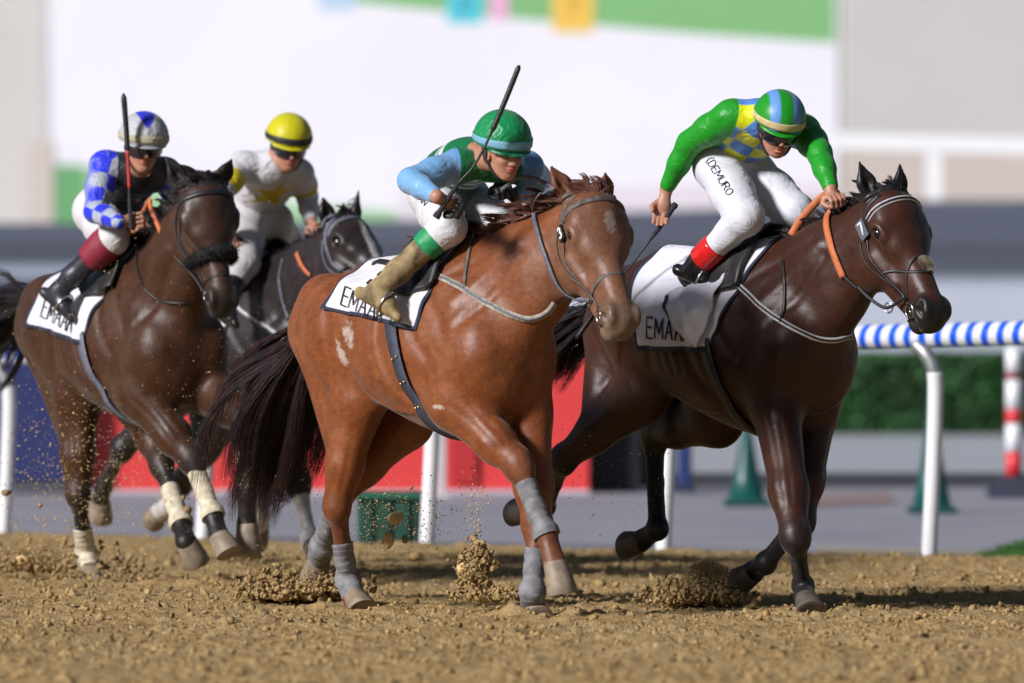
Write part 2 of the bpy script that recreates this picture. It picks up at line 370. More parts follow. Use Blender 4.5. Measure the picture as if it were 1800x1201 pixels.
def leg_prims(J, front, s, cb, cp, k=.03):
    """tapered limb through its joints; cb body colour, cp points colour"""
    P = []; g = 1.13
    lat = A(0, 1, 0)
    if front:
        S, E, K, Ft, Co, To = J
        P += [Cone(S, .11, E, .105, .08, (lat, .72), col=cb), Cone(E, .10, E * .35 + K * .65, .078, .05, (lat, .85), col=cb), Cone(E * .35 + K * .65, .074, K - unit(K - E) * .02, .053, .05, col=cb)]
        fa = unit(K - E); fwd = unit(np.cross(np.cross(fa, A(1, 0, .2)), fa)); fwd = fwd if fwd[0] > 0 else -fwd
        P += [Cone(E + fwd * .045 + fa * .03, .06, E + fa * .27 + fwd * .028, .034, .03, col=cb), Cone(E - fwd * .05, .065, E + fa * .24 - fwd * .024, .035, .03, col=cb)]
        P += [Ell(K, (.040, .043, .060), k=.06, col=cp), Ell(K + fwd * .014 - fa * .020, (.034, .040, .030), k=.03, col=cp), Ell(K + fwd * .010 + fa * .030, (.032, .038, .024), k=.03, col=cp), Ell(K - fwd * .040, (.020, .022, .030), k=.02, col=cp)]
        P += [Cone(K, .047, K * .62 + Ft * .38, .034, .05, (lat, .88), col=cp), Cone(K * .62 + Ft * .38, .034, Ft, .034, .02, (lat, .9), col=cp)]
        ca = unit(Ft - K); bk = unit(np.cross(np.cross(ca, -fwd), ca)); bk = bk if bk @ fwd < 0 else -bk
        P += [Cone(K + bk * .02 + ca * .03, .02, Ft + bk * .022, .018, .015, col=cp)]
    else:
        Hp, St, Hk, Ft, Co, To = J
        ga = unit(Hk - St); bk = unit(np.cross(np.cross(ga, A(-1, 0, -.3)), ga)); bk = bk if bk[0] < 0 else -bk
        side = A(0, np.sign(Hp[1]) or 1, 0)
        P += [Cone(Hp, .20, St, .115, .09, (lat, .70), col=cb), Ell(Hp + A(-.04, 0, .06) + side * .005, (.24, .14, .19), k=.10, col=cb)]
        bt = A(-.93, Hp[1] * .85, 1.24); P += [Cone(bt, .115, St * .35 + Hk * .65 + bk * .005, .052, .07, (lat, .8), col=cb), Cone(A(-.84, Hp[1], 1.35), .12, bt, .11, .08, (lat, .8), col=cb)]
        P += [Cone(St, .125, St * .4 + Hk * .6, .075, .05, (lat, .82), col=cb), Cone(St * .4 + Hk * .6, .075, Hk, .050, .04, col=cb)]
        P += [Cone(St + A(.01, 0, .02), .07, St + ga * .2 - bk * .02, .045, .03, col=cb)]
        P += [Cone(Hk + bk * .055 - ga * .045, .024, Hk + bk * .02 - ga * .2, .018, .02, col=cp), Cone(Hk + bk * .052 - ga * .05, .026, Hk + bk * .022 + unit(Ft - Hk) * .07, .025, .025, col=cp)]
        P += [Ell(Hk, (.056, .05, .066), k=.03, col=cp), Cone(Hk, .048, Hk * .5 + Ft * .5, .034, .03, (lat, .85), col=cp), Cone(Hk * .5 + Ft * .5, .034, Ft, .038, .02, (lat, .9), col=cp)]
        ca = unit(Ft - Hk); bk = unit(np.cross(np.cross(ca, bk), ca)); P += [Cone(Hk + bk * .03 + ca * .05, .02, Ft + bk * .022, .019, .015, col=cp)]
    for q in P:
        if isinstance(q, Ell): q.r = q.r * (g if max(q.r) < .08 else 1.04)
        else:
            gg = lambda v: v * (g if v < .08 else 1.2 - min((v - .08) * 2.2, .16)); q.ra, q.rb = gg(q.ra), gg(q.rb)
    pa = unit(Co - Ft)
    P += [Ell(Ft, (.049, .046, .051), k=.025, col=cp), Cone(Ft, .044, Co, .046, .02, col=cp), Cone(Co - pa * .01, .047, Co + pa * .012, .050, .015, col=cp)]
    return P
def hoof_obj(Co, To, parent, mat, size=1.0, name='hoof', fwd=None):
    """truncated cone wall with a slanted toe and a flat sole"""
    ax = unit(To - Co); n = len(str(0)); L = np.linalg.norm(To - Co); f = A(1, 0, 0) if fwd is None else fwd; f = unit(f - ax * (f @ ax)); l = np.cross(ax, f)
    V = []; F = []; m = 24; rings = [(-.012, .049, .0), (0, .053, .0), (.25 * L, .057, .006), (.6 * L, .063, .013), (L * .97, .069, .02), (L, .067, .02), (L - .006, .03, .016)]
    for (h, r, off) in rings:
        for j in range(m):
            a = 2 * math.pi * j / m; rr = r * size * (1 + .08 * math.cos(a)); pinch = 1 - .18 * max(0, -math.cos(a)) ** 2
            V.append(Co + ax * h + f * (rr * math.cos(a) * (1 - .1 * (math.cos(a) < 0)) + off) + l * rr * math.sin(a) * pinch)
    for i in range(len(rings) - 1):
        for j in range(m): k = (j + 1) % m; F.append((i*m+j, i*m+k, (i+1)*m+k, (i+1)*m+j))
    F.append(tuple(range(m)))[0:0] if False else None
    F.append(tuple((len(rings)-1)*m + j for j in range(m)))
    return mk(name, V, F, mat, parent)
def wrap_obj(P, R, mat, parent, name='leg_wrap', turns=8):
    """bandage wound round a limb along P with overlapping turns"""
    P = smooth_poly(P, 14); n = len(P); R = np.interp(np.linspace(0, 1, n), np.linspace(0, 1, len(R)), R)
    fr = (np.linspace(0, turns, n) % 1); Rr = R * (1 + .045 * (1 - fr)); V, Fc = tube_vf(P, Rr, 20, cap=False)
    return mk(name, V, Fc, mat, parent)
def surf(F, fld, px, py, off=.0):
    o, d = F.ray(px, py); dn = np.linalg.norm(d); mid = F.O[1]
    p = fld.cast(o, d, (mid - 2.6) * dn, (mid + 2.6) * dn, 900)
    return p
def strap_px(F, fld, pts, off=.006, n=10, smooth=2):
    """pixel polyline laid on a body: returns points and normals (local); misses are bridged"""
    pts = smooth_poly(np.array([(p[0], p[1], 0) for p in pts], float), n)[:, :2]
    H = [surf(F, fld, *p) for p in pts]; ok = [i for i, h in enumerate(H) if h is not None]
    if len(ok) < 2: return None
    H2 = np.array([H[i] for i in ok]); idx = np.arange(len(pts)); t = np.stack([np.interp(idx, ok, H2[:, c]) for c in range(3)], 1)
    for i, h in enumerate(H):
        if h is None: t[i] = (lambda o, d: o + d * ((t[i] - o) @ d) / (d @ d))(*F.ray(*pts[i]))
    for _ in range(smooth): t[1:-1] = (t[:-2] + 2 * t[1:-1] + t[2:]) / 4
    N = fld.grad(t, .012); t = t + N * (off - np.minimum(fld.val(t), 0))[:, None] * 1.0
    return t, N
class Horse: pass
def outward(fld, o, d, L=.7):
    """from inside a body outwards: the last point still inside"""
    ts = np.linspace(0, L, 140); P = o + ts[:, None] * d; v = fld.val(P); k = np.where(v > 0)[0]
    k = k[0] if len(k) else len(ts) - 1
    if k == 0: return o
    a, b = ts[k-1], ts[k]; va, vb = v[k-1], v[k]; return o + d * (a + (b - a) * min(1, max(0, (-va) / (vb - va + 1e-9))))
GROOVES = [([(.06, 1.50), (.20, 1.34), (.32, 1.20)], .010, .030), ([(-.14, 1.42), (-.14, 1.22), (-.04, 1.02), (.08, .93)], .012, .028), ([(.02, 1.40), (.08, 1.25), (.20, 1.12)], .009, .024),
    ([(-.90, 1.38), (-.84, 1.20), (-.76, 1.04)], .010, .026), ([(-.44, 1.40), (-.40, 1.22), (-.42, 1.08)], .010, .035), ([(-.66, 1.48), (-.58, 1.32), (-.54, 1.16)], .008, .030), ([(-.34, .98), (-.15, .90), (.02, .88)], -.006, .012),
    ([(.38, 1.26), (.50, 1.42), (.60, 1.56)], .011, .026), ([(.18, 1.46), (.34, 1.55), (.50, 1.64)], .007, .028), ([(.30, 1.36), (.44, 1.50), (.56, 1.62)], -.008, .030)] + [([(-.36 + .07 * k, 1.40 - .01 * k), (-.33 + .07 * k, 1.22), (-.28 + .07 * k, 1.06)], .0035, .016) for k in range(3)]
HDW, HDD = 1.20, 1.20
def make_horse(F, K, label, mats, cols, h=.0085):
    """K: pixel keypoints of the pose"""
    H = Horse(); H.F = F; H.root = empty('racehorse', F); tag(H.root, label, 'horse', 'racehorses galloping on the dirt')
    cb, cp, cf = cols['body'], cols['points'], cols.get('face', cols['body']); prims = []
    dz = K.get('dz', 0.0)
    cr = K.get('croup', 0); st = [(-.98, 1.42 + cr, 1.12, .14), (-.85, 1.53 + cr, 1.02, .21), (-.68, 1.585 + cr, .99, .26), (-.5, 1.57 + cr * .8, .94, .285), (-.28, 1.535 + cr * .4, .86, .315), (-.05, 1.55, .79, .305), (.12, 1.55, .76, .275), (.28, 1.48, .79, .245), (.43, 1.38, .88, .20)]
    prims.append(Trunk([(a, b + dz, c + dz, d_ * K.get('wd', 1.0)) for a, b, c, d_ in st], .06, cb))
    prims += [Cone((.16, 0, 1.54 + dz), .055, (-.16, 0, 1.555 + dz), .05, .08, col=cb), Cone((-.16, 0, 1.53 + dz), .05, (-.66, 0, 1.53 + cr + dz), .06, .09, col=cb)]
    # joints
    SH = {}; J = {}
    for nm in ('rf', 'lf', 'rh', 'lh'):
        sgn = -1 if nm[0] == 'r' else 1; q = K[nm]; front = nm[1] == 'f'
        if front:
            E0 = A(*q['e']); S0 = A(min(.40, .26 + E0[0] * .4), sgn * .135, 1.13 + dz); LL = (.43, .30, .125, .10)
        else:
            S0 = A(-.66, sgn * .135, 1.25 + cr + dz); E0 = A(*q['e']); LL = (.46, .39, .125, .10)
        js = [('f', S0), ('f', E0)]; lat = q.get('lat', [.15] * 4)
        for (x, y), la, wt in zip(q['px'], lat, (2, 2, 2, 2)): js.append(('r', x, y, None, sgn * la, q.get('w', 1.5)))
        P = solve(F, js, [(1, 2, LL[0]), (2, 3, LL[1]), (3, 4, LL[2]), (4, 5, LL[3])]); J[nm] = P
        c = cols.get(nm, cp)
        lp = leg_prims(P, front, sgn, cb, c); prims += lp
    # shoulder and chest muscles
    for s in (-1, 1):
        sx = K['rf' if s < 0 else 'lf']['e'][0] - .17
        prims += [Cone((-.03, s * .09, 1.48 + dz), .085, (.31 + sx * .5, s * .135, 1.16 + dz), .115, .09, (A(0, 1, 0), .7), col=cb),
                  Cone((-.05, s * .18, 1.25 + dz), .12, (.10 + sx, s * .175, 1.02 + dz), .10, .07, (A(0, 1, 0), .6), col=cb),
                  Cone((.33, s * .085, 1.13 + dz), .11, (.25, s * .095, .95 + dz), .085, .04, col=cb)]
    prims += [Cone((.30, 0, 1.20 + dz), .17, (.20, 0, .98 + dz), .14, .06, (A(0, 1, 0), 1.05), col=cb)]
    # neck and head
    poll = F.atx(*K['poll'], K['poll_x']) if 'poll_x' in K else F.aty(*K['poll'], K['poll_y'])
    o, d_ = F.ray(*K['muzzle']); o2 = poll - o; dn = unit(d_); tc = o2 @ dn; perp2 = o2 @ o2 - tc * tc; L = K.get('headL', .60)
    rt = math.sqrt(max(L * L - perp2, 0)); mz = o + dn * (tc + (-rt if K.get('near', True) else rt)); H.mz = mz
    R = head_axes(F, poll, mz, K['beta']); a, l, dd = R; H.R, H.poll = R, poll; sc = L / .60; H.sc = sc
    hp = lambda x, y, z: poll + (a * x + l * y * HDW + dd * (z * HDD + .01)) * sc; H.hp = hp
    thr = hp(.10, 0, -.13)
    B0 = A(.16, 0, 1.27 + dz); M = K.get('mid'); mid = (B0 + thr) / 2 + A(0, 0, .02) if M is None else A(*M)
    sqv = A(0, 1, 0); hl = unit(l + A(0, 1, 0)); B1 = B0 * .55 + mid * .45
    prims += [Cone(B0, .31, mid, .225, .08, (sqv, .62), col=cb), Cone(mid, .225, hp(.10, 0, -.12), .155, .06, (hl, .60), col=cb), Cone(A(.02, 0, 1.50 + dz), .10, mid + A(-.03, 0, .13), .055, .08, (sqv, .7), col=cb), Cone(mid + A(-.03, 0, .13), .055, hp(.0, 0, -.04), .05, .06, (hl, .8), col=cb),
              Cone(A(.38, 0, 1.14 + dz), .14, mid + A(.09, 0, -.12), .09, .07, col=cb), Cone(mid + A(.09, 0, -.12), .09, hp(.14, 0, -.17), .075, .06, col=cb)]
    for s in (-1, 1):   # long neck muscles either side of the windpipe
        prims += [Cone(A(.30, s * .10, 1.20 + dz), .07, mid + sqv * s * .055 + A(.03, 0, -.02), .065, .03, col=cb), Cone(mid + sqv * s * .055 + A(.03, 0, -.02), .065, hp(.08, s * .055, -.13), .045, .03, col=cb)]
    wf = lambda x: 1.16 - .16 * min(max((x - .22) / .22, 0), 1)
    hp = lambda x, y, z: poll + (a * x + l * y * HDW * wf(x) + dd * (z * HDD * wf(x) + .012 + .022 * min(max((.42 - x) / .2, 0), 1) * min(x / .08 if x > 0 else 0, 1))) * sc; H.hp = hp
    def E(c, r, k=.02, sub=False, col=None): prims.append(Ell(hp(*c), A(*r) * A(1.04, HDW * wf(c[0]), HDD * wf(c[0])) * sc, R, k, sub, col or cf))
    def Cn(p, rp, q, rq, k=.02, sq=None, sub=False, col=None): prims.append(Cone(hp(*p), rp * sc * (1.2 if rp > .02 else 1), hp(*q), rq * sc * (1.2 if rp > .02 else 1), k, sq, sub, col or cf))
    E((.09, 0, -.06), (.14, .088, .085), .04); E((.20, 0, -.052), (.12, .085, .055), .03)
    Cn((.22, 0, -.10), .082, (.50, 0, -.078), .052, .04, (l, .80)); Cn((.15, 0, -.055), .055, (.50, 0, -.045), .034, .03, (l, 1.05))
    for s in (-1, 1): E((.185, s * .040, -.165), (.125, .042, .112), .03)
    E((.20, 0, -.17), (.10, .07, .08), .04)
    Cn((.26, 0, -.175), .045, (.50, 0, -.135), .030, .03, (l, 1.15))
    E((.545, 0, -.074), (.068, .054, .056), .03, col=cols.get('muz')); E((.585, 0, -.092), (.034, .048, .042), .02, col=cols.get('muz')); E((.54, 0, -.148), (.042, .034, .030), .018, col=cols.get('muz'))
    for s in (-1, 1):
        E((.540, s * .046, -.055), (.050, .020, .036), .025, col=cols.get('muz')); E((.556, s * .074, -.060), (.032, .026, .015), .010, True); E((.534, s * .072, -.042), (.020, .020, .013), .010, True)
        E((.130, s * .064, -.030), (.050, .024, .018), .045)
        Cn((.22, s * .070, -.125), .016, (.36, s * .050, -.115), .010, .05)
        Cn((.61, s * .045, -.122), .003, (.50, s * .055, -.118), .003, .008, sub=True)
    # ears: leaf with a hollow
    for s, key in ((-1, 'ear_r'), (1, 'ear_l')):
        b = hp(-.0, s * .056, -.035)
        ray_o, ray_d = F.ray(*K[key]); un = unit(ray_d); tt = (b - ray_o) @ un; tip = ray_o + un * (tt + K.get('ear_fwd', -.02)); v = unit(tip - b); L_ = min(np.linalg.norm(tip - b), .23); tip = b + v * L_
        fr = unit(K.get('ear_face', A(.6, 0, 0)) + dd * .6 + l * s * .5); fr = unit(fr - v * (fr @ v)); sd_ = np.cross(v, fr); m1 = b + v * L_ * .45
        prims += [Cone(b - v * .02, .038, m1, .043, .02, (fr, .62), col=cp), Cone(m1, .043, tip, .006, .015, (fr, .62), col=cp), Cone(b + v * .05 + fr * .030, .020, m1 + fr * .030, .027, .01, (sd_, .8), True), Cone(m1 + fr * .030, .027, tip + fr * .010, .005, .01, (sd_, .8), True)]
    for p in K.get('extra', []): prims.append(p)
    H.fld = Field(prims, h); H.J = J
    lines = []
    for pts, amp, wdt in GROOVES:
        for s in (-1, 1): lines.append(([outward(H.fld, A(x, 0, z + dz), A(0, s, 0)) for x, z in smooth_poly(np.array([(a_, b_, 0) for a_, b_ in pts]), 5)[:, :2]], amp * 1.5, wdt))
    for nm, P_ in J.items():      # seams between the long muscles of forearm and gaskin, tendon line of the cannon
        s = -1 if nm[0] == 'r' else 1; e_, k_, f_ = P_[1], P_[2], P_[3]; ax = unit(k_ - e_); sd = unit(A(0, s, 0) - ax * (A(0, s, 0) @ ax)); fw = np.cross(ax, sd); fw = fw if fw[0] > 0 else -fw
        for off, t0, t1, amp, wdt in ((.35, .12, .80, .0042, .014), (-.45, .10, .72, .0042, .014), (1.6, .2, .8, .004, .012)): lines.append(([outward(H.fld, e_ + (k_ - e_) * t, unit(sd + fw * off + fw * .25 * math.sin(t * 3)), .3) for t in np.linspace(t0, t1, 7)], amp, wdt))
        ax = unit(f_ - k_); sd = unit(A(0, s, 0) - ax * (A(0, s, 0) @ ax)); fw = np.cross(ax, sd); fw = fw if fw[0] > 0 else -fw
        lines.append(([outward(H.fld, k_ + (f_ - k_) * t, unit(sd - fw * .55), .2) for t in np.linspace(.18, .85, 6)], .005, .008))
    for q, amp, wdt in lines:
        for s in (1,):
            q = np.array(q); lo = q.min(0) - 3 * wdt; hi = q.max(0) + 3 * wdt; fl = H.fld; i0 = np.maximum(0, ((lo - fl.lo) / h).astype(int)); i1 = np.minimum(fl.n, ((hi - fl.lo) / h).astype(int) + 1); sl = tuple(slice(i0[k], i1[k]) for k in range(3))
            G = np.stack(np.meshgrid(*[fl.lo[k] + h * np.arange(i0[k], i1[k]) for k in range(3)], indexing='ij'), -1).astype(np.float32); dm = np.full(G.shape[:3], 9.0, np.float32)
            for k in range(len(q) - 1):
                a_, b_ = q[k], q[k+1]; e_ = b_ - a_; t = np.clip(((G - a_) @ e_) / (e_ @ e_ + 1e-9), 0, 1); dm = np.minimum(dm, np.linalg.norm(G - a_ - t[..., None] * e_, axis=-1))
            fl.D[sl] += amp * np.exp(-(dm / wdt) ** 2)
    # eyes: socket, lids and ball set into the skull
    H.eyes = []
    for s in (-1, 1):
        t = math.radians(s * K.get('eye_a', 62)); v = dd * math.cos(t) + l * math.sin(t); p_ = outward(H.fld, hp(.165, 0, -.10), v, .35); e_ = p_ - v * .016; H.eyes.append(e_); fl = H.fld
        i0 = np.maximum(0, ((e_ - .09 - fl.lo) / h).astype(int)); i1 = np.minimum(fl.n, ((e_ + .09 - fl.lo) / h).astype(int) + 1); sl = tuple(slice(i0[k], i1[k]) for k in range(3))
        G = np.stack(np.meshgrid(*[fl.lo[k] + h * np.arange(i0[k], i1[k]) for k in range(3)], indexing='ij'), -1); q_ = G - e_; ln = np.abs(q_ @ unit(a * .9 + dd * -.3)); up_ = q_ @ dd; rr_ = np.sqrt((ln * .8) ** 2 + (q_ @ unit(np.cross(v, a))) ** 2 + (q_ @ v * .6) ** 2)
        fl.D[sl] -= .012 * np.exp(-((rr_ - .036) / .014) ** 2) * (1 + .5 * np.sign(up_)); fl.D[sl] = np.maximum(fl.D[sl], .026 - np.sqrt((ln * .85) ** 2 + (q_ @ unit(np.cross(v, a)) * 1.15) ** 2 + (q_ @ v * .7) ** 2))
    V, Q = H.fld.mesh(); C = H.fld.colors(V, .014, cb)
    q = (V - poll) @ R.T / sc; C0 = C.copy()
    for s in (-1, 1):      # inside of the nostrils and the skin round the eyes
        nd = np.linalg.norm((q - A(.548, s * .070 * HDW, -.053 * HDD)) / A(.036, .022, .026), axis=1); C = np.where((nd < 1)[:, None], A(.02, .010, .010), C)
        ed = np.linalg.norm((V - H.eyes[(s + 1) // 2]) / .044, axis=1); C = C * (1 - np.clip((1 - ed) * 2.5, 0, .75)[:, None]) + A(.010, .008, .008) * np.clip((1 - ed) * 2.5, 0, .75)[:, None]
    if 'paint' in cols: C = cols['paint'](H, V, C)
    H.body = mk('body', V, Q, mats['coat'], H.root, col=C, attrs=dict(pale=getattr(H, 'pale', np.zeros(len(V))))); H.J = J
    # eyes
    for c in H.eyes:
        me = bmesh.new(); bmesh.ops.create_uvsphere(me, u_segments=20, v_segments=12, radius=.0275)
        for v in me.verts: v.co = v.co + Vector(c)
        m_ = bpy.data.meshes.new('eye'); me.to_mesh(m_); me.free(); m_.polygons.foreach_set('use_smooth', [True] * len(m_.polygons)); o_ = bpy.data.objects.new('eye', m_); COL.objects.link(o_); o_.parent = H.root; m_.materials.append(M_EYE)
    for nm, P in J.items():
        f = A(.9, 0, -.3) if nm[1] == 'f' else A(.9, 0, -.3); f = K[nm].get('toe', f)
        hoof_obj(P[4], P[5], H.root, cols.get('hoof_mat', M_HOOF), fwd=A(*f))
    if VERB:
        print(label[:20]);
        for nm, P in J.items(): print('  ', nm, [np.round(p, 2).tolist() for p in P[1:]], 'L', [round(float(np.linalg.norm(P[i] - P[i+1])), 2) for i in range(1, 5)])
        print('   poll', poll.round(2), 'muzzle', mz.round(2), 'neck', round(float(np.linalg.norm(poll - A(0, 0, 1.6))), 2), 'verts', len(V))
    return H
def clump(roots, dirs, lens, n, keep=.25, along=0):
    """gather hairs into n locks: hairs of a lock share a direction and draw together"""
    roots, dirs, lens = np.array(roots), np.array(dirs), np.array(lens); c = RNG.choice(len(roots), n, replace=False); idx = np.empty(len(roots), int)
    for i in range(0, len(roots), 500): idx[i:i+500] = np.argmin(((roots[i:i+500, None] - roots[c][None]) ** 2).sum(-1) + RNG.random((len(roots[i:i+500]), n)) * 4e-4, axis=1)
    g = c[idx]; return roots, dirs * keep + dirs[g] * (1 - keep), lens * .4 + lens[g] * .6, idx, c
def hair(name, roots, dirs, lens, mat, parent, seg=8, grav=.5, curl=.02, rad=.0016, flow=None, taper=True, wav=1.0, locks=0, pull=.6):
    if locks:
        roots, dirs, lens, idx, c = clump(roots, dirs, lens, locks); lph = RNG.random(locks) * 6.28; lax = unit(RNG.normal(size=(locks, 3)))
        Vs, Fs, n0 = [], [], 0
        def path(r, d, L, ph, ax, seg):
            P = [np.array(r, float)]; v = unit(d)
            for i in range(seg):
                t = i / seg; v = unit(v + A(0, 0, -grav / seg) + ax * curl * math.sin(ph + t * 6 * wav)); P.append(P[-1] + v * L / seg)
            return np.array(P)
        guides = [path(roots[k], dirs[k], lens[k], lph[j], lax[j], seg) for j, k in enumerate(c)]
        for r, d, L, j in zip(roots, dirs, lens, idx):
            P = path(r, d, L, lph[j] + RNG.normal() * .25, lax[j], seg); w_ = (np.linspace(0, 1, seg + 1) ** .8 * pull)[:, None]; P = P * (1 - w_) + guides[j] * w_
            R = rad * (1 - np.linspace(0, 1, seg + 1) ** 1.5 * .85) * random.uniform(.7, 1.3); V, Fc = tube_vf(P, R, 3, cap=False); Vs.append(V); Fs.append(np.array(Fc) + n0); n0 += len(V)
        return mk(name, np.vstack(Vs), np.vstack(Fs), mat, parent)
    if False: pass
    """many tapering locks as one mesh"""
    mb_V, mb_F = [], []; n0 = 0
    for r, d, L in zip(roots, dirs, lens):
        P = [np.array(r, float)]; v = unit(d); ph = random.random() * 6.28; ax = unit(RNG.normal(size=3))
        for i in range(seg):
            t = i / seg; v = unit(v + A(0, 0, -grav / seg) + (flow(P[-1], t) if flow else 0) + ax * curl * math.sin(ph + t * 5 * wav)); P.append(P[-1] + v * L / seg)
        R = rad * (1 - np.linspace(0, 1, seg + 1) ** 1.5 * .9) * random.uniform(.7, 1.3)
        V, Fc = tube_vf(P, R, 3, cap=False); mb_V.append(V); mb_F.append(np.array(Fc) + n0); n0 += len(V)
    return mk(name, np.vstack(mb_V), np.vstack(mb_F), mat, parent)
VERB = False
M_EYE = plain('horse_eye', (.012, .006, .004), .06, var=.3, coat=1)
M_HOOF = plain('hoof_horn', (.22, .17, .12), .6, var=.35, scale=22, bump=.3)
M_HOOF_DARK = plain('hoof_dark', (.09, .075, .06), .6, var=.4, scale=22, bump=.3)
BAY = dict(body=(.058, .019, .006), points=(.012, .009, .009), face=(.052, .021, .011), muz=(.020, .015, .014))
CHEST = dict(body=(.235, .066, .017), points=(.17, .055, .020), face=(.20, .070, .028), muz=(.17, .13, .095))
DBAY = dict(body=(.046, .012, .005), points=(.010, .008, .010), face=(.058, .018, .009), muz=(.010, .009, .010))
BLK = dict(body=(.022, .015, .018), points=(.010, .008, .011), face=(.024, .015, .016), muz=(.02, .016, .016))
FA = Frame(-1.80, 41.5, 0, 28); FB = Frame(-.265, 37.3, 0, 33); FC = Frame(1.08, 37.96, 0, 35); FD = Frame(-1.25, 43.8, 0, 32)
KA = dict(croup=-.03, poll=(360, 322), poll_x=.78, muzzle=(400, 538), beta=18, headL=.63, ear_r=(290, 274), ear_l=(409, 278),
    rf=dict(e=(.30, -.16, .93), px=[(338, 808), (374, 905), (386, 945), (402, 978)], lat=[.12, .10, .10, .10]),
    lf=dict(e=(.42, .16, .95), px=[(430, 742), (434, 868), (434, 925), (430, 980)], lat=[.14, .10, .10, .10]),
    rh=dict(e=(-.40, -.16, .90), px=[(137, 868), (152, 975), (158, 1003), (164, 1035)], lat=[.12, .08, .08, .08]),
    lh=dict(e=(-.35, .15, .90), px=[(284, 815), (318, 918), (326, 950), (342, 988)], lat=[.10, .08, .08, .08]))
KB = dict(croup=-.07, poll=(1041, 342), poll_x=.86, muzzle=(1108, 562), beta=27, headL=.66, ear_r=(966, 290), ear_l=(1064, 302),
    rf=dict(e=(.27, -.16, .93), px=[(912, 818), (960, 938), (975, 990), (984, 1046)], lat=[.08, .04, .04, .04]),
    lf=dict(e=(.38, .15, .88), px=[(944, 925), (936, 1040), (936, 1070), (940, 1095)], lat=[.06, .04, .04, .04], toe=(.9, 0, .1)),
    rh=dict(e=(-.52, -.16, .92), px=[(592, 890), (612, 1020), (622, 1052), (632, 1080)], lat=[.10, .06, .06, .06]),
    lh=dict(e=(-.58, .14, .85), px=[(596, 872), (566, 962), (560, 985), (548, 1010)], lat=[.10, .06, .06, .06], toe=(.4, 0, -.9)))
KC = dict(poll=(1566, 342), poll_x=.86, muzzle=(1662, 550), beta=38, headL=.64, ear_r=(1511, 284), ear_l=(1582, 285),
    rf=dict(e=(.36, -.15, .90), px=[(1398, 945), (1412, 1030), (1416, 1055), (1420, 1082)], lat=[.05, .02, .02, .02], toe=(.9, 0, .1)),
    lf=dict(e=(.24, .15, .90), px=[(1406, 918), (1346, 990), (1325, 1004), (1296, 1012)], lat=[.08, .06, .06, .06], toe=(-.1, 0, -1)),
    rh=dict(e=(-.64, -.16, .95), px=[(990, 808), (958, 890), (930, 896), (904, 890)], lat=[.12, .08, .08, .08], toe=(0, 0, -1)),
    lh=dict(e=(-.48, .15, .85), px=[(1150, 768), (1156, 930), (1128, 950), (1098, 948)], lat=[.12, .08, .08, .08], toe=(0, 0, -1)))
KD = dict(poll=(606, 392), poll_x=.80, muzzle=(706, 500), beta=62, headL=.62, ear_r=(567, 345), ear_l=(631, 332),
    rf=dict(e=(.30, -.16, .92), px=[(524, 850), (545, 945), (548, 962), (556, 985)], lat=[.08, .06, .06, .06]),
    lf=dict(e=(.25, .16, .92), px=[(470, 835), (458, 905), (456, 925), (446, 945)], lat=[.08, .06, .06, .06]),
    rh=dict(e=(-.58, -.16, .95), px=[(214, 790), (182, 855), (176, 880), (172, 908)], lat=[.12, .1, .1, .1]),
    lh=dict(e=(-.50, .15, .92), px=[(318, 850), (296, 890), (282, 900), (268, 905)], lat=[.10, .06, .06, .06]))
def headq(H, V): return (V - H.poll) @ H.R.T / H.sc
def blob(q, c, r, n=0.25):
    e = np.linalg.norm((q - A(*c)) / A(*r), axis=-1) + n * np.sin(q[..., 0] * 190 + 3 * np.sin(q[..., 1] * 170)) * .4 + n * .5 * np.sin(q[..., -1] * 233 + q[..., 0] * 310)
    return np.clip((1 - e) * 4, 0, 1)[..., None]
def paintB(H, V, C):
    q = headq(H, V); m = blob(q[:, :2], (.165, .012), (.05, .028)) * (q[:, 2:3] > -.08); C = C * (1 - m) + A(.42, .37, .33) * m
    m = np.clip((q[:, :1] + .02) * 6, 0, 1) * (np.abs(q[:, 1:2]) < .2) * (q[:, :1] < .7) * (q[:, 2:3] > -.36) * .30; C = C * (1 - m) + A(.24, .14, .09) * m
    z = V[:, 2:3]; m = np.clip((z - 1.0) * 3, 0, 1) * np.clip((V[:, 0:1] + .1) * 3, 0, 1) * .22; C = C * (1 - m) + A(.15, .065, .038) * m          # cooler, duller floodlight tone on neck and shoulder, painted into the coat colour
    for (px, py, rr) in ((614, 590, (.075, .085)), (600, 622, (.045, .09)), (768, 716, (.06, .016))):
        p = surf(FB, H.fld, px, py)
        if p is not None:
            d = V - p; e = np.stack([d[:, 0] + d[:, 2] * .35, d[:, 2]], 1); H.pale = np.maximum(getattr(H, 'pale', np.zeros(len(V))), np.clip(1.25 - np.linalg.norm(e / A(*rr), axis=1), 0, 1) * (V[:, 1] < 0))
    return C
def paintD(H, V, C):
    q = headq(H, V); m = blob(q[:, :2], (.30, .0), (.22, .034), .12) * (q[:, 2:3] > -.10); C = C * (1 - m) + A(.62, .60, .60) * m; return C
def white_sock(nm, t):
    def f(H, V, C):
        P = H.J[nm]; ax = unit(P[3] - P[2]); d = (V - P[2]) @ ax; L = np.linalg.norm(P[3] - P[2]); near = np.linalg.norm(V - P[2] - np.outer(np.clip(d, 0, L + .2), ax), axis=1) < .13
        m = (near & (d > L * t))[:, None]; return np.where(m, A(.62, .60, .60), C)
    return f
def chain_paint(*fs):
    def f(H, V, C):
        for g in fs: C = g(H, V, C)
        return C
    return f
CHEST['paint'] = paintB; BLK['paint'] = chain_paint(paintD, white_sock('rf', .25), white_sock('lf', .2), white_sock('lh', .3)); BAY['hoof_mat'] = M_HOOF; DBAY['hoof_mat'] = M_HOOF_DARK
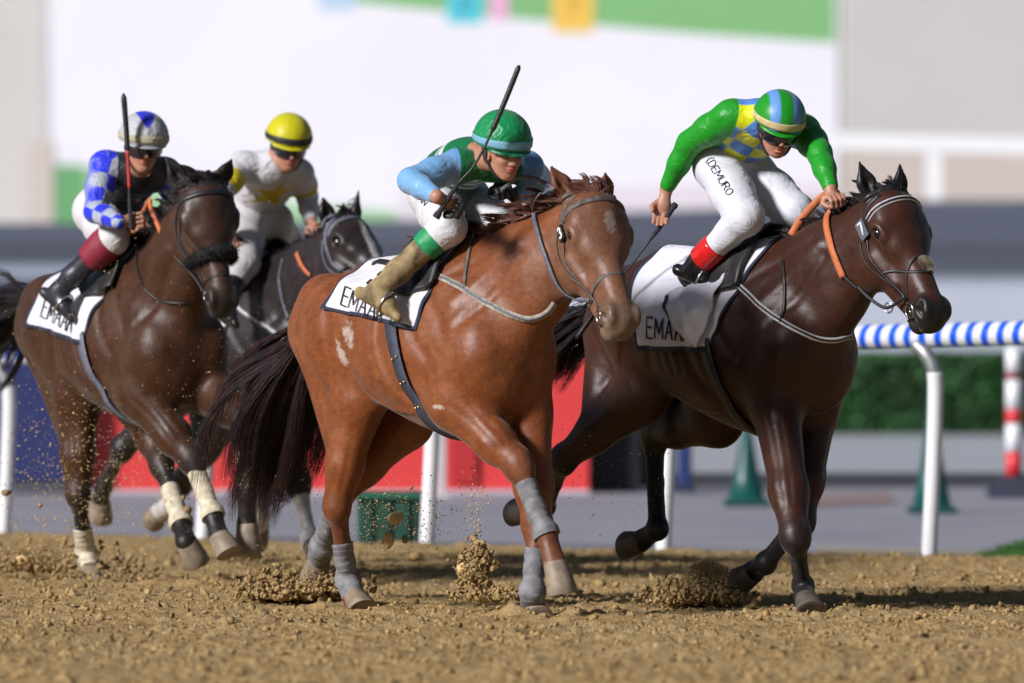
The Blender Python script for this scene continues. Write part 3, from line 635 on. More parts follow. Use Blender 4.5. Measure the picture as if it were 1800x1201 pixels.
coatA = coat('coat_bay', dirt=.15, rough=.47, vein=.6); coatB = coat('coat_chestnut', dirt=.30, vein=.8, rough=.46); coatC = coat('coat_dark_bay', rough=.44, dirt=.04, vein=.6); coatD = coat('coat_black', rough=.4, dirt=.10)
HA = make_horse(FA, KA, 'dark bay horse with white-bandaged legs and a shaggy black noseband, leftmost', dict(coat=coatA), BAY)
HB = make_horse(FB, KB, 'chestnut horse with grey leg wraps and a small white star on its forehead', dict(coat=coatB), CHEST)
HC = make_horse(FC, KC, 'glossy dark bay horse wearing number tag 7 on its bridle, at the right', dict(coat=coatC), DBAY)
HD = make_horse(FD, KD, 'nearly black horse with a white blaze, half hidden behind the chestnut', dict(coat=coatD), BLK)
# ------------------------------------------------------------------ tack
from mathutils.bvhtree import BVHTree
def on_cloth(H, off=.0062):
    def f(px, py):
        o, d = H.F.ray(px, py); h = H.bvh.ray_cast(Vector(o), Vector(unit(d)))
        if h[0] is None: return None
        n = np.array(h[1]); n = n if n @ d < 0 else -n; return np.array(h[0]) + n * off
    return f
M_LEATHER = plain('black_leather', (.018, .016, .018), .45, var=.4, scale=60, bump=.3)
M_MUDLEATHER = plain('muddy_leather', (.10, .085, .075), .7, var=.5, scale=55, bump=.4)
M_GREYLEATHER = plain('grey_webbing', (.11, .115, .15), .6, var=.35, scale=60, bump=.3)
M_STEEL = plain('steel', (.55, .56, .6), .25, metal=1, var=.1)
M_BRASS = plain('brass_stud', (.5, .4, .2), .35, metal=1, var=.1)
M_ORANGE = plain('orange_rubber', (.50, .135, .045), .65, var=.2, scale=90, bump=.5)
M_WHITEWEB = plain('white_webbing', (.55, .52, .54), .6, var=.15, scale=70, bump=.3)
M_KHAKI = plain('muddy_white_webbing', (.33, .28, .22), .75, var=.35, scale=60, bump=.4)
M_BLACK = plain('black_print', (.01, .01, .016), .6, var=.2)
M_WHITE = plain('white_print', (.75, .75, .78), .5, var=.05)
M_FLEECE = plain('black_fleece', (.014, .013, .013), .95, var=.6, scale=120, bump=1.0, bdist=.01)
M_WRAPW = plain('cream_bandage', (.52, .46, .34), .8, var=.28, scale=35, bump=.4)
M_WRAPG = plain('grey_bandage', (.17, .165, .175), .85, var=.35, scale=22, bump=.15)
M_CLOTH = cloth('saddle_cloth_fabric', (.66, .65, .72), [('edge', (.015, .018, .04))], rough=.75, wr=.65, wscale=6)
M_CLOTH_DIRT = cloth('saddle_cloth_muddy', (.62, .60, .64), [('edge', (.018, .022, .05))], rough=.75, wr=.65, wscale=6, dirt=.12)
def drape(H, x, phi, off):
    p = outward(H.fld, A(x, 0, 1.2), A(0, -math.sin(phi), math.cos(phi))); return p + A(0, -math.sin(phi), math.cos(phi)) * off
def saddle_cloth(H, xbt, xbb, xf_t, xf_b, ph_b, ph_f, mat, lift=.012):
    nu, nv = 56, 73; V = []; E = []
    for i in range(nu):
        u = i / (nu - 1)
        for j in range(nv):
            v = 2 * j / (nv - 1) - 1; a = abs(v); xb = xbt + (xbb - xbt) * a; xf = xf_t + (xf_b - xf_t) * a; x = xb + (xf - xb) * u
            ph = math.radians(ph_b + (ph_f - ph_b) * u ** 1.3) * v
            wv = .007 * math.sin(u * 19 + v * 5 + 2 * math.sin(v * 4)) * a + .007 * math.sin(u * 9 - v * 12 + 1 + math.sin(u * 6)) * a + .012 * a * a * math.sin(u * 7 + 2) ** 2
            V.append(drape(H, x, ph, lift + max(wv, -.006)))
            d = min((1 - a) * 0.42, u * .7, (1 - u) * .7) if True else 0; E.append(.017 - d)
    F = [(i*nv+j, (i+1)*nv+j, (i+1)*nv+j+1, i*nv+j+1) for i in range(nu-1) for j in range(nv-1)]
    H.bvh = BVHTree.FromPolygons([tuple(v) for v in V], F); o = mk('saddle_cloth', V, np.array(F), mat, H.root, attrs=dict(edge=E)); m = o.modifiers.new('thick', 'SOLIDIFY'); m.thickness = .004; m.offset = 1; return o
GL = {'E': [[(.6, 0), (0, 0), (0, 1), (.6, 1)], [(0, .52), (.5, .52)]], 'M': [[(0, 0), (.04, 1), (.42, .25), (.80, 1), (.84, 0)]], 'A': [[(0, 0), (.36, 1), (.72, 0)], [(.14, .36), (.58, .36)]],
      'R': [[(0, 0), (0, 1), (.4, 1), (.58, .86), (.58, .66), (.4, .52), (0, .52)], [(.32, .52), (.66, 0)]], 'D': [[(0, 0), (0, 1), (.35, 1), (.62, .8), (.68, .5), (.62, .2), (.35, 0), (0, 0)]],
      'U': [[(0, 1), (0, .3), (.12, .05), (.33, 0), (.54, .05), (.66, .3), (.66, 1)]], 'O': [[(.35, 0), (.1, .12), (0, .5), (.1, .88), (.35, 1), (.6, .88), (.7, .5), (.6, .12), (.35, 0)]],
      '(': [[(.3, 1.15), (.08, .85), (0, .5), (.08, .15), (.3, -.15)]], 'P': [[(0, 0), (0, 1), (.4, 1), (.58, .86), (.58, .66), (.4, .5), (0, .5)]],
      'N': [[(0, 0), (0, 1), (.62, 0), (.62, 1)]],
      '3': [[(0, .85), (.15, 1), (.45, 1), (.6, .85), (.6, .68), (.45, .54), (.25, .52)], [(.45, .54), (.62, .38), (.62, .18), (.45, 0), (.15, 0), (0, .15)]], '7': [[(0, 1), (.65, 1), (.25, 0)]]}
def text_px(F, fld, txt, p0, p1, h, parent, mat, off=.02, wd=.006, up=None, name='lettering', sp=.25, surffn=None):
    """pen-stroke letters laid on a body, from p0 to p1 (pixels of the photograph), h pixels high"""
    p0, p1 = A(*p0), A(*p1); L = np.linalg.norm(p1 - p0); ex = (p1 - p0) / L; ey = A(ex[1], -ex[0]) if up is None else unit(A(*up))
    adv = [max(q[0] for st_ in GL[c] for q in st_) + sp for c in txt]; tot = sum(adv) - sp; mb = MB(); x0 = 0
    for c, ad in zip(txt, adv):
        for st_ in GL[c]:
            q = np.array(st_, float); d = []
            for a, b in zip(q[:-1], q[1:]):
                for t in np.linspace(0, 1, 6, endpoint=False): d.append(a + (b - a) * t)
            d.append(q[-1]); P = []; N = []
            for g in d:
                pp = p0 + ex * (x0 + g[0]) / tot * L + ey * g[1] * h; s_ = (surffn or (lambda x, y: surf(F, fld, x, y)))(*pp)
                if s_ is None: continue
                n_ = fld.grad(s_, .02); P.append(s_ + n_ * off); N.append(n_)
            if len(P) > 2:
                P = np.array(P); mb.ribbon(P, np.array(N), wd, .003)
        x0 += ad
    return mb.build(name, mat, parent) if mb.n else None
def strap(name, F, H, px, wd, mat, parent=None, off=.006, th=.005, n=8, smooth=2, stripe=None):
    r_ = strap_px(F, H.fld, px, off, n, smooth)
    if r_ is None: return None
    P, N = r_; mb = MB().ribbon(P, N, wd, th); o = mb.build(name, mat, parent or H.root)
    if stripe: MB().ribbon(P + N * th * .7, N, wd * .35, .002).build('stripe', stripe, o)
    return o
def hs(H, x, deg, off=.004, cz=-.10):
    """point on the head's skin at x along the nose; 0 deg = forehead, + to the left, and its normal"""
    t = math.radians(deg); a, l, d = H.R; o = H.hp(x, 0, cz); v = d * math.cos(t) + l * math.sin(t); p = outward(H.fld, o, v, .35); return p + v * off, v
def head_strap(H, pts, wd, mat, name, parent, th=.004, off=.004, n=6):
    q = smooth_poly(np.array([(a, b, 0) for a, b in pts], float), n); R_ = [hs(H, a, b, off) for a, b, _ in q]; P = np.array([r_[0] for r_ in R_]); N = np.array([r_[1] for r_ in R_])
    if len(P) > 4: P[1:-1] = (P[:-2] + 2 * P[1:-1] + P[2:]) / 4
    return MB().ribbon(P, N, wd, th), P, N
def ring_vf(c, n, r, rr, m=24, k=6, sx=1.0):
    u = unit(np.cross(n, A(.3, .2, .9))); v = np.cross(n, u); th = np.linspace(0, 2*np.pi, m, endpoint=False); V = []
    for t in th:
        e = u * math.cos(t) * sx + v * math.sin(t)
        for j in range(k):
            g = 2*math.pi*j/k; V.append(c + e * (r + rr * math.cos(g)) + n * rr * math.sin(g))
    return np.array(V), [(i*k+j, i*k+(j+1) % k, ((i+1) % m)*k+(j+1) % k, ((i+1) % m)*k+j) for i in range(m) for j in range(k)]
def bridle(H, mat, brow, nose='plain', nose_x=.34, tagn=None, tag_xy=None, tag_mat=None, tag_sz=(.028, .04), ringr=.032):
    mb = MB(); cp_ = {}
    for s in (-1, 1):
        for pts, w_ in (([(.02, s * 30), (.05, s * 66), (.13, s * 100), (.28, s * 108), (.46, s * 106)], .016), ([(.06, s * 84), (.12, s * 116), (.26, s * 122), (.40, s * 116), (.48, s * 112)], .010)):
            m_, P, N = head_strap(H, pts, w_, mat, 'x', None); mb.add((m_.V[0], m_.F)); cp_[(s, w_)] = P
    m_, P, N = head_strap(H, [(.0, -60), (-.005, -30), (-.005, 0), (-.005, 30), (.0, 60)], .02, mat, 'x', None); mb.add((m_.V[0], m_.F))
    br = mb.build('bridle', mat, H.root)
    m_, P, N = head_strap(H, [(.09, -72), (.075, -40), (.07, 0), (.075, 40), (.09, 72)], .024, mat, 'x', None, off=.006)
    if brow == 'striped':
        bb = m_.build('browband', M_WHITEWEB, br); MB().ribbon(P + N * .004, N, .010, .003).build('stripe', M_LEATHER, bb)
    else: m_.build('browband', brow, br)
    if nose == 'fleece':
        q = np.linspace(-135, 135, 40); R_ = [hs(H, nose_x + .01 * math.cos(math.radians(t)), t, .016) for t in q]; P = np.array([r_[0] for r_ in R_]); rr = .029 * (1 + .10 * np.sin(np.arange(40) * 2.3)) * np.clip(1.25 - abs(q) / 160, .5, 1.05)
        V, Fc = tube_vf(P, rr, 20); V = V + RNG.normal(size=V.shape) * .0022; nb = mk('fleece_noseband', V, Fc, M_FLEECE, br)
        rts = []; ds = []
        for i in range(2600):
            k = RNG.integers(0, len(V) - 2); c = P[min(k // 20, 39)]; d_ = unit(V[k] - c); rts.append(V[k] + RNG.normal(size=3) * .003); ds.append(d_ + RNG.normal(size=3) * .5)
        hair('fleece', rts, ds, RNG.uniform(.010, .020, len(rts)), M_FLEECE, nb, seg=3, grav=.1, curl=.4, rad=.0013)
        m_, P, N = head_strap(H, [(.45, s_) for s_ in (-120, -60, 0, 60, 120)], .010, mat, 'x', None); m_.build('drop_noseband', mat, br)
    elif nose == 'cross':
        for pts in ([(.50, -128), (.43, -80), (.335, -25), (.32, 0), (.335, 25), (.43, 80), (.50, 128)], [(.30, -110), (.33, -70), (.385, -25), (.40, 0), (.385, 25), (.33, 70), (.30, 110)]):
            m_, P, N = head_strap(H, pts, .013, mat, 'x', None); m_.build('noseband', mat, br)
        c, n_ = hs(H, .365, -2, .006); a, l, d = H.R; rts = []; ds = []
        for i in range(1500):
            e = RNG.normal(size=3) * .5; e = e - n_ * (e @ n_); e = e * min(1, .9 / (np.linalg.norm(e) + 1e-6)); rts.append(c + e * .030); ds.append(n_ + e * 1.4)
        hair('nose_pad', rts, ds, RNG.uniform(.010, .024, len(rts)), plain('sheepskin', (.42, .36, .27), .95, var=.4), br, seg=3, grav=.1, curl=.5, rad=.0016)
    elif nose == 'plain':
        m_, P, N = head_strap(H, [(nose_x + .03, -150), (nose_x + .01, -80), (nose_x, 0), (nose_x + .01, 80), (nose_x + .03, 150)], .018, mat, 'x', None); m_.build('noseband', mat, br)
    for s in (-1, 1):
        p, n_ = hs(H, .50, s * 108, .010); V, Fc = ring_vf(p, unit(n_ + H.R[1] * s * .6), ringr, .0042); mk('bit_ring', V, Fc, M_STEEL, br)
        if s < 0: H.bit = p
        else: H.bitl = p
        m_, P, N = head_strap(H, [(.48, s * 108), (.52, s * 135), (.50, s * 175)], .010, mat, 'x', None); m_.build('chin_strap', mat, br)
    mb = MB(); V = [H.bit, H.hp(.52, 0, -.13), H.bitl]; mb.tube(smooth_poly(V, 6), .006).build('bit', M_STEEL, br)
    if tagn:
        p, n_ = hs(H, *tag_xy, .016); a, l, d = H.R; n_ = unit(n_ + l * -.25); ey = unit(-a - n_ * (-a @ n_)); ex = np.cross(ey, n_); wx, wy = tag_sz
        vw = unit(H.F.loc(CAMP) - p)
        if np.cross(ex, ey) @ vw < 0: ex = -ex
        M4 = np.stack([ex, ey, n_, p]); tg = MB().box((-wx, -wy, -.003), (wx, wy, .003), M4).build('number_tag', tag_mat, br, smooth=False)
        mb = MB()
        for st_ in GL[tagn]:
            q = np.array(st_); q = (q - A(.32, .5)) * A(wx * 1.5, wy * 1.35); P = np.array([p + ex * x + ey * y + n_ * .005 for x, y in q]); 
            Q = []
            for a_, b_ in zip(P[:-1], P[1:]): Q += [a_, a_ * .5 + b_ * .5]
            Q.append(P[-1]); mb.ribbon(np.array(Q), np.tile(n_, (len(Q), 1)), .0095, .003)
        mb.build('number', M_WHITE, tg)
    return br
def airline(F, px, P0, P1, n=8, sag=0):
    """curve through pixels, its distance running evenly from P0's to P1's"""
    o = F.loc(CAMP); t0, t1 = np.linalg.norm(P0 - o), np.linalg.norm(P1 - o); q = np.array([(x, y, 0) for x, y in px], float); c = np.concatenate([[0], np.cumsum(np.linalg.norm(np.diff(q, axis=0), axis=1))]); c /= c[-1]
    P = []
    for (x, y, _), s in zip(q, c):
        oo, d = F.ray(x, y); P.append(oo + unit(d) * (t0 + (t1 - t0) * s))
    return smooth_poly(P, n)
def air_strap(name, F, px, P0, P1, wd, mat, parent, th=.005, face=None):
    P = airline(F, px, P0, P1); T = unit(np.gradient(P, axis=0)); vw = unit(F.loc(CAMP) - P) if face is None else np.tile(face, (len(P), 1)); return MB().ribbon(P, vw, wd, th).build(name, mat, parent)
def saddle(H, x0=-.24, x1=.06, mat=None):
    """small racing saddle: seat, pommel and short flaps lying on the cloth"""
    nu, nv = 22, 31; V = []
    for i in range(nu):
        u = i / (nu - 1)
        for j in range(nv):
            v = 2 * j / (nv - 1) - 1; fl = 40 + 14 * math.sin(u * 3.1); ph = math.radians(fl * v); x = x0 + (x1 - x0) * u + .05 * abs(v) * (u - .2)
            V.append(drape(H, x, ph, .028 + .03 * (1 - abs(v)) ** 2 * (.5 + abs(u - .5) * 1.6)))
    F = [(i*nv+j, (i+1)*nv+j, (i+1)*nv+j+1, i*nv+j+1) for i in range(nu-1) for j in range(nv-1)]
    o = mk('saddle', V, np.array(F), mat or M_LEATHER, H.root); m = o.modifiers.new('thick', 'SOLIDIFY'); m.thickness = .012; m.offset = -1; return o
def girth(H, x_t, x_b, wd, mat, studs=False, name='girth', ph0=80):
    P = []; N = []
    for t in np.linspace(-1, 1, 70):
        ph = math.radians(180 - (180 - ph0) * abs(t)) * (1 if t < 0 else -1); x = x_b + (x_t - x_b) * abs(t) ** 1.3; d = A(0, -math.sin(ph), math.cos(ph)); P.append(outward(H.fld, A(x, 0, 1.2), d) + d * .010); N.append(d)
    P = np.array(P); N = np.array(N); P[1:-1] = (P[:-2] + 2 * P[1:-1] + P[2:]) / 4; o = MB().ribbon(P, N, wd, .008).build(name, mat, H.root)
    if studs:
        for k in (10, 16, 22):
            for s in (-.25, .25):
                T = unit(P[k+1] - P[k-1]); S = np.cross(T, N[k]); bm = bmesh.new(); bmesh.ops.create_uvsphere(bm, u_segments=10, v_segments=6, radius=.007)
                for v in bm.verts: v.co = v.co + Vector(P[k] + S * s * wd + N[k] * .008)
                me = bpy.data.meshes.new('stud'); bm.to_mesh(me); bm.free(); me.polygons.foreach_set('use_smooth', [True]*len(me.polygons)); so_ = bpy.data.objects.new('stud', me); COL.objects.link(so_); so_.parent = o; me.materials.append(M_BRASS)
    return o
def legwrap(H, nm, t0, t1, mat, turns=8, th=.0055):
    """bandage following the shape of the cannon, wound in overlapping turns"""
    P = H.J[nm]; a, b, c = P[2], P[3], P[4]; ax = unit(b - a); L = np.linalg.norm(b - a); p0 = a + ax * L * t0; p1 = a + ax * L * min(1.0, 1 + min(t1, 0)); bk = []
    o1 = outward(H.fld, p0, unit(np.cross(ax, A(0, 1, 0)))); g = .99; pr = [Cone(p0, .040 * g + th, p0 * .5 + p1 * .5, .036 * g + th, .02), Cone(p0 * .5 + p1 * .5, .036 * g + th, p1, .038 * g + th, .02)]
    bkv = unit(np.cross(np.cross(ax, A(-1, 0, -.2)), ax)); bkv = bkv if bkv[0] < 0 else -bkv
    pr += [Cone(p0 + bkv * .020, .022 * g + th, p1 + bkv * .022, .021 * g + th, .02)]
    if t1 > 0: pr += [Cone(p1, .046 + th, p1 * (1 - t1) + c * t1, .046 + th, .02), Ell(p1, (.050 + th,) * 3, k=.02)]
    q1 = p1 * (1 - max(t1, 0)) + c * max(t1, 0); f = Field(pr, .0055, .02); V, Q = f.mesh(); t = ((V - p0) @ unit(q1 - p0)) / np.linalg.norm(q1 - p0)
    V = V + f.grad(V) * (.0028 * (1 - ((t * turns) % 1)))[:, None]; V = np.where((t < 0)[:, None], V - (t * np.linalg.norm(q1 - p0))[:, None] * unit(q1 - p0), V); V = np.where((t > 1)[:, None], V - ((t - 1) * np.linalg.norm(q1 - p0))[:, None] * unit(q1 - p0), V)
    return mk('leg_wrap', V, Q, mat, H.root)
# horse at the left
bridle(HA, M_LEATHER, M_LEATHER, 'fleece', .335)
saddle_cloth(HA, -.60, -.64, .10, -.02, 82, 97, M_CLOTH)
saddle(HA); girth(HA, -.06, .12, .085, M_GREYLEATHER, ph0=88)
text_px(FA, HA.fld, 'EMAAR', (73, 556), (126, 588), 34, HA.root, M_BLACK, off=0, wd=.007, up=(.25, -1), surffn=on_cloth(HA))
strap('neck_strap', FA, HA, [(243, 425), (242, 470), (256, 508), (285, 530), (330, 533)], .011, M_LEATHER)
for nm, t0, t1 in (('rf', .20, .1), ('lf', .40, .0), ('rh', .58, .9), ('lh', .42, .2)): legwrap(HA, nm, t0, t1, M_WRAPW)
# chestnut
bridle(HB, M_MUDLEATHER, M_MUDLEATHER, 'plain', .38, '3', (.115, -90), M_LEATHER, (.022, .034))
saddle_cloth(HB, -.62, -.60, .18, .13, 66, 82, M_CLOTH_DIRT)
saddle(HB, -.22, .14); girth(HB, -.04, .14, .080, plain('navy_girth', (.035, .04, .065), .7, var=.3, bump=.3), True, ph0=74)
text_px(FB, HB.fld, 'EMAAR', (600, 536), (672, 568), 32, HB.root, M_BLACK, off=0, wd=.006, up=(.25, -1), surffn=on_cloth(HB))
text_px(FB, HB.fld, '3', (648, 502), (684, 508), 44, HB.root, M_BLACK, off=0, wd=.03, up=(.2, -1), name='cloth_number', surffn=on_cloth(HB))
strap('breastplate', FB, HB, [(752, 478), (775, 488), (810, 505), (850, 530), (890, 550), (930, 561), (960, 550), (975, 532)], .030, M_KHAKI, stripe=M_GREYLEATHER)
strap('neck_strap', FB, HB, [(834, 408), (826, 440), (820, 474), (816, 509)], .016, M_MUDLEATHER)
for nm, t0, t1 in (('rf', .25, .1), ('lf', .32, .9), ('rh', .50, .9), ('lh', .32, .8)): legwrap(HB, nm, t0, t1, M_WRAPG)
# dark bay at the right
bridle(HC, M_LEATHER, 'striped', 'cross', .36, '7', (.10, -93), plain('grey_tag', (.10, .11, .14), .5, var=.1), (.028, .044))
saddle_cloth(HC, -.66, -.47, .22, .06, 100, 100, M_CLOTH)
saddle(HC, -.26, .12); girth(HC, .02, .16, .08, M_LEATHER, ph0=92)
text_px(FC, HC.fld, 'EMAAR', (1138, 594), (1214, 602), 36, HC.root, M_BLACK, off=0, wd=.008, up=(.02, -1), surffn=on_cloth(HC))
text_px(FC, HC.fld, '7', (1180, 545), (1222, 535), 72, HC.root, M_BLACK, off=0, wd=.035, up=(.1, -1), name='cloth_number', surffn=on_cloth(HC))
strap('breastplate', FC, HC, [(1283, 487), (1310, 512), (1345, 545), (1385, 573), (1430, 594), (1465, 598), (1495, 590)], .026, M_WHITEWEB, stripe=M_LEATHER)
strap('neck_strap', FC, HC, [(1377, 458), (1380, 500), (1378, 545), (1372, 568)], .012, M_LEATHER)
# the near front corner of the cloth has come loose and billows over the boot
def billow(H, TL, TR, BR, BL, lift):
    n = 22; V = []; E = []
    for i in range(n):
        for j in range(n):
            u, v = i / (n-1), j / (n-1); px = (A(*TL) * (1-u) + A(*TR) * u) * (1-v) + (A(*BL) * (1-u) + A(*BR) * u) * v; px = px + A(0, 1) * 10 * math.sin(u * math.pi) * (v - .4) - A(1, 0) * 16 * math.sin(v * math.pi) * (1 - u)
            q = surf(H.F, H.fld, *px)
            if q is None: q = surf(H.F, H.fld, px[0] - 6, px[1] + 6)
            nn = H.fld.grad(q, .03); V.append(q + nn * (lift + .05 * math.sin(v * 3.0) * math.sin(u * 2.6 + .3) + .007 * math.sin(u * 13 + v * 8) + .006 * math.sin(v * 19 - u * 4))); E.append(.07 - min(u, 1) * .9 if False else (.02 - u * .25 if v > .12 else -.1))
    V = np.array(V); F = [(i*n+j, (i+1)*n+j, (i+1)*n+j+1, i*n+j+1) for i in range(n-1) for j in range(n-1)]
    for _ in range(2):
        G = V.reshape(n, n, 3).copy(); G[1:-1, 1:-1] = (G[1:-1, 1:-1] * 2 + G[:-2, 1:-1] + G[2:, 1:-1] + G[1:-1, :-2] + G[1:-1, 2:]) / 6; V = G.reshape(-1, 3)
    o = mk('cloth_flap', V, np.array(F), M_CLOTH, H.root, attrs=dict(edge=E)); m = o.modifiers.new('thick', 'SOLIDIFY'); m.thickness = .004
billow(HC, (1188, 522), (1284, 490), (1238, 612), (1206, 585), .035)
# black horse behind
bridle(HD, M_GREYLEATHER, M_GREYLEATHER, 'plain', .36)
saddle_cloth(HD, -.60, -.62, .12, .05, 82, 95, M_CLOTH); saddle(HD, -.28, .08); girth(HD, -.04, .12, .08, M_LEATHER, ph0=94)
strap('breastplate', FD, HD, [(414, 536), (432, 552), (465, 572), (500, 595), (530, 604)], .030, M_GREYLEATHER, stripe=M_WHITEWEB)
strap('neck_strap', FD, HD, [(498, 455), (492, 490), (498, 530), (508, 560)], .014, M_GREYLEATHER)
# reins
def rein_pair(H, F, air, handP, segs):
    pass
h_c = FC.atx(1466, 346, .36); P0 = HC.bit
pm = surf(FC, HC.fld, 1506, 503)
air_strap('rein', FC, [(1590, 522), (1568, 538), (1552, 540), (1528, 524), (1506, 503)], HC.bit, pm + HC.fld.grad(pm, .02) * .012, .015, M_LEATHER, HC.root)
strap('rein', FC, HC, [(1508, 505), (1496, 496), (1482, 482)], .016, M_LEATHER, off=.012)
strap('rein_grip', FC, HC, [(1484, 487), (1472, 458), (1461, 425), (1455, 395), (1460, 370), (1468, 352)], .030, M_ORANGE, off=.013, th=.008)
air_strap('rein_grip', FC, [(1391, 414), (1404, 392), (1425, 366), (1448, 345), (1468, 338), (1474, 350)], FC.atx(1391, 414, .30), h_c, .034, M_ORANGE, HC.root, .007)
P, Fc = ring_vf(FC.atx(1562, 541, .95), unit(A(.3, -1, 0)), .022, .004); mk('rein_buckle', P, Fc, M_STEEL, HC.root)
strap('rein', FB, HB, [(1040, 528), (1018, 524), (990, 509), (968, 469), (947, 407), (940, 373), (946, 352), (962, 336), (976, 330)], .018, M_GREYLEATHER, off=.014)
h_b = FB.atx(868, 340, .34)
air_strap('rein', FB, [(972, 330), (958, 322), (940, 314), (915, 312), (895, 324), (872, 342)], FB.atx(972, 330, .70), h_b, .018, M_GREYLEATHER, HB.root)
air_strap('rein', FA, [(356, 512), (345, 492), (322, 466), (302, 446), (291, 424)], HA.bit, FA.atx(291, 424, .52), .013, M_LEATHER, HA.root)
air_strap('rein_grip', FA, [(292, 428), (281, 404), (270, 380), (264, 360), (263, 352), (252, 372), (236, 392), (222, 402)], FA.atx(291, 424, .52), FA.atx(227, 398, .10), .022, M_ORANGE, HA.root, .006)
air_strap('rein_grip', FA, [(196, 428), (212, 418), (228, 408), (244, 392)], FA.atx(196, 428, .06), FA.atx(244, 392, .16), .034, M_ORANGE, HA.root, .007)
strap('rein_grip', FD, HD, [(524, 446), (530, 462), (538, 474), (548, 484)], .022, M_ORANGE, off=.012)
strap('rein', FD, HD, [(548, 484), (556, 492), (575, 492), (596, 480), (610, 470)], .012, M_LEATHER, off=.012)
# ------------------------------------------------------------------ manes and tails
def hairmat(name, c, c2):
    t = NT(name); n_ = t.noise(25, 2); t.base(t.ramp(n_.outputs[0], [(.35, c), (.65, c2)])); t.b.inputs['Roughness'].default_value = .42; t.b.inputs['Specular IOR Level'].default_value = .45; return t.m
M_HAIRK = hairmat('black_hair', (.010, .008, .010), (.022, .015, .016)); M_HAIRR = hairmat('chestnut_hair', (.075, .026, .018), (.17, .07, .045)); M_HAIRT = hairmat('tail_hair', (.015, .008, .012), (.05, .022, .022))
def crest_pt(H, t):
    """point on the top line of the neck, 0 = withers, 1 = poll"""
    B = A(-.02, 0, 1.5); T = H.hp(.0, 0, -.05); mid = (B + T) / 2 + A(.0, 0, -.05); c = (1-t)**2 * B + 2*t*(1-t) * mid + t*t*T
    v = unit(A(-.55, 0, .85)); return outward(H.fld, c, v, .5), v
def mane(H, mat, n=1500, L=(.07, .14), back=.9, side=-.3, up=.3, t0=.0, t1=1.0, forelock=260, locks=60, wav=1.0, grav=.5):
    R_, D_, Ls = [], [], []
    for i in range(n):
        t = t0 + (t1 - t0) * RNG.random(); p, v = crest_pt(H, t); R_.append(p + A(0, .017 * RNG.normal(), 0) - v * .012)
        D_.append(v * (up + .45 * RNG.random()) + A(-back * (.5 + .7 * RNG.random()), side + .45 * RNG.normal(), .15 * RNG.normal())); Ls.append(RNG.uniform(*L))
    for i in range(forelock):
        a, l, d = H.R; q = H.hp(.01 + .012 * RNG.normal(), .022 * RNG.normal(), .0); o = H.hp(.05, 0, -.08); p = outward(H.fld, o, unit(q - o), .3); R_.append(p); D_.append(d * (.55 + .3 * RNG.random()) + l * .5 * RNG.normal() + A(-.9, 0, 0) + a * .15 * RNG.normal()); Ls.append(RNG.uniform(.05, .11))
    return hair('mane', R_, D_, Ls, mat, H.root, seg=7, grav=grav, curl=.22, rad=.0017, wav=wav, locks=locks, pull=.75)
mane(HA, M_HAIRK, 5000, (.09, .17), up=.95, back=.7, forelock=2200, locks=110); mane(HB, M_HAIRR, 5600, (.11, .24), back=1.1, up=.6, locks=95, forelock=800); mane(HC, M_HAIRK, 5200, (.07, .14), locks=110, side=.0, up=.6); mane(HD, M_HAIRK, 2200, (.06, .10), up=.35, locks=60)
def tail(H, mat, n, L, dir0, grav, spread, dock=(-1.02, 0, 1.42), rad=.0022, seg=14, locks=45):
    R_, D_, Ls = [], [], []; dk = A(*dock)
    for i in range(n):
        u = RNG.random(); p = dk + A(-.13 * u, .022 * RNG.normal(), .022 * RNG.normal() - .12 * u); R_.append(p); D_.append(A(*dir0) + RNG.normal(size=3) * spread); Ls.append(L * (1 - .45 * RNG.random() ** 2))
    o = hair('tail', R_, D_, Ls, mat, H.root, seg=seg, grav=grav, curl=.14, rad=rad, wav=1.0, locks=locks, pull=.5)
    V, Fc = tube_vf(smooth_poly([dk + A(.10, 0, .05), dk + A(.0, 0, .02), dk + A(-.10, 0, -.06), dk + A(-.16, 0, -.15)], 4), np.linspace(.050, .026, 13), 10); mk('dock', V, Fc, mat, o); return o
tail(HB, M_HAIRT, 5600, 1.06, (-.68, .05, -.56), .95, .125, dock=(-.99, -.02, 1.36), locks=80, rad=.0018); tail(HA, M_HAIRK, 2200, .8, (-1.0, -.1, .05), .5, .07, dock=(-1.0, 0, 1.38)); tail(HC, M_HAIRK, 1800, .8, (-.95, -.05, -.25), .5, .09, dock=(-1.0, 0, 1.42)); tail(HD, M_HAIRK, 800, .7, (-.9, 0, -.3), .5, .12)
# ------------------------------------------------------------------ jockeys
SKIN = (.42, .21, .14); SKIN2 = (.36, .17, .11)
def skinmat():
    t = NT('skin'); c = t.attr('Col').outputs['Color']; n_ = t.noise(40, 3); t.base(t.mix(t.math('MULTIPLY', n_.outputs[0], .35), c, t.mix(1.0, c, (.86, .66, .6), 'MULTIPLY')))
    t.b.inputs['Roughness'].default_value = .5; t.b.inputs['Subsurface Weight'].default_value = .08; t.b.inputs['Subsurface Radius'].default_value = (.012, .004, .002); t.l(t.bump(t.noise(200, 3).outputs[0], .15, .001), t.b.inputs['Normal']); return t.m
M_SKIN = skinmat()
M_GOG = plain('goggle_lens', (.012, .012, .02), .08, var=.1, coat=1); M_BOOT = plain('black_boot', (.010, .010, .012), .22, var=.3, scale=18, bump=.3, bdist=.006, coat=.3)
M_BOOTM = plain('muddy_boot', (.21, .150, .070), .75, var=.75, scale=16, bump=.5)
M_GLOVE = plain('black_glove', (.014, .014, .016), .7, var=.4, bump=.5); M_WHIP = plain('whip_black', (.012, .012, .016), .45, var=.3, scale=80, bump=.4)
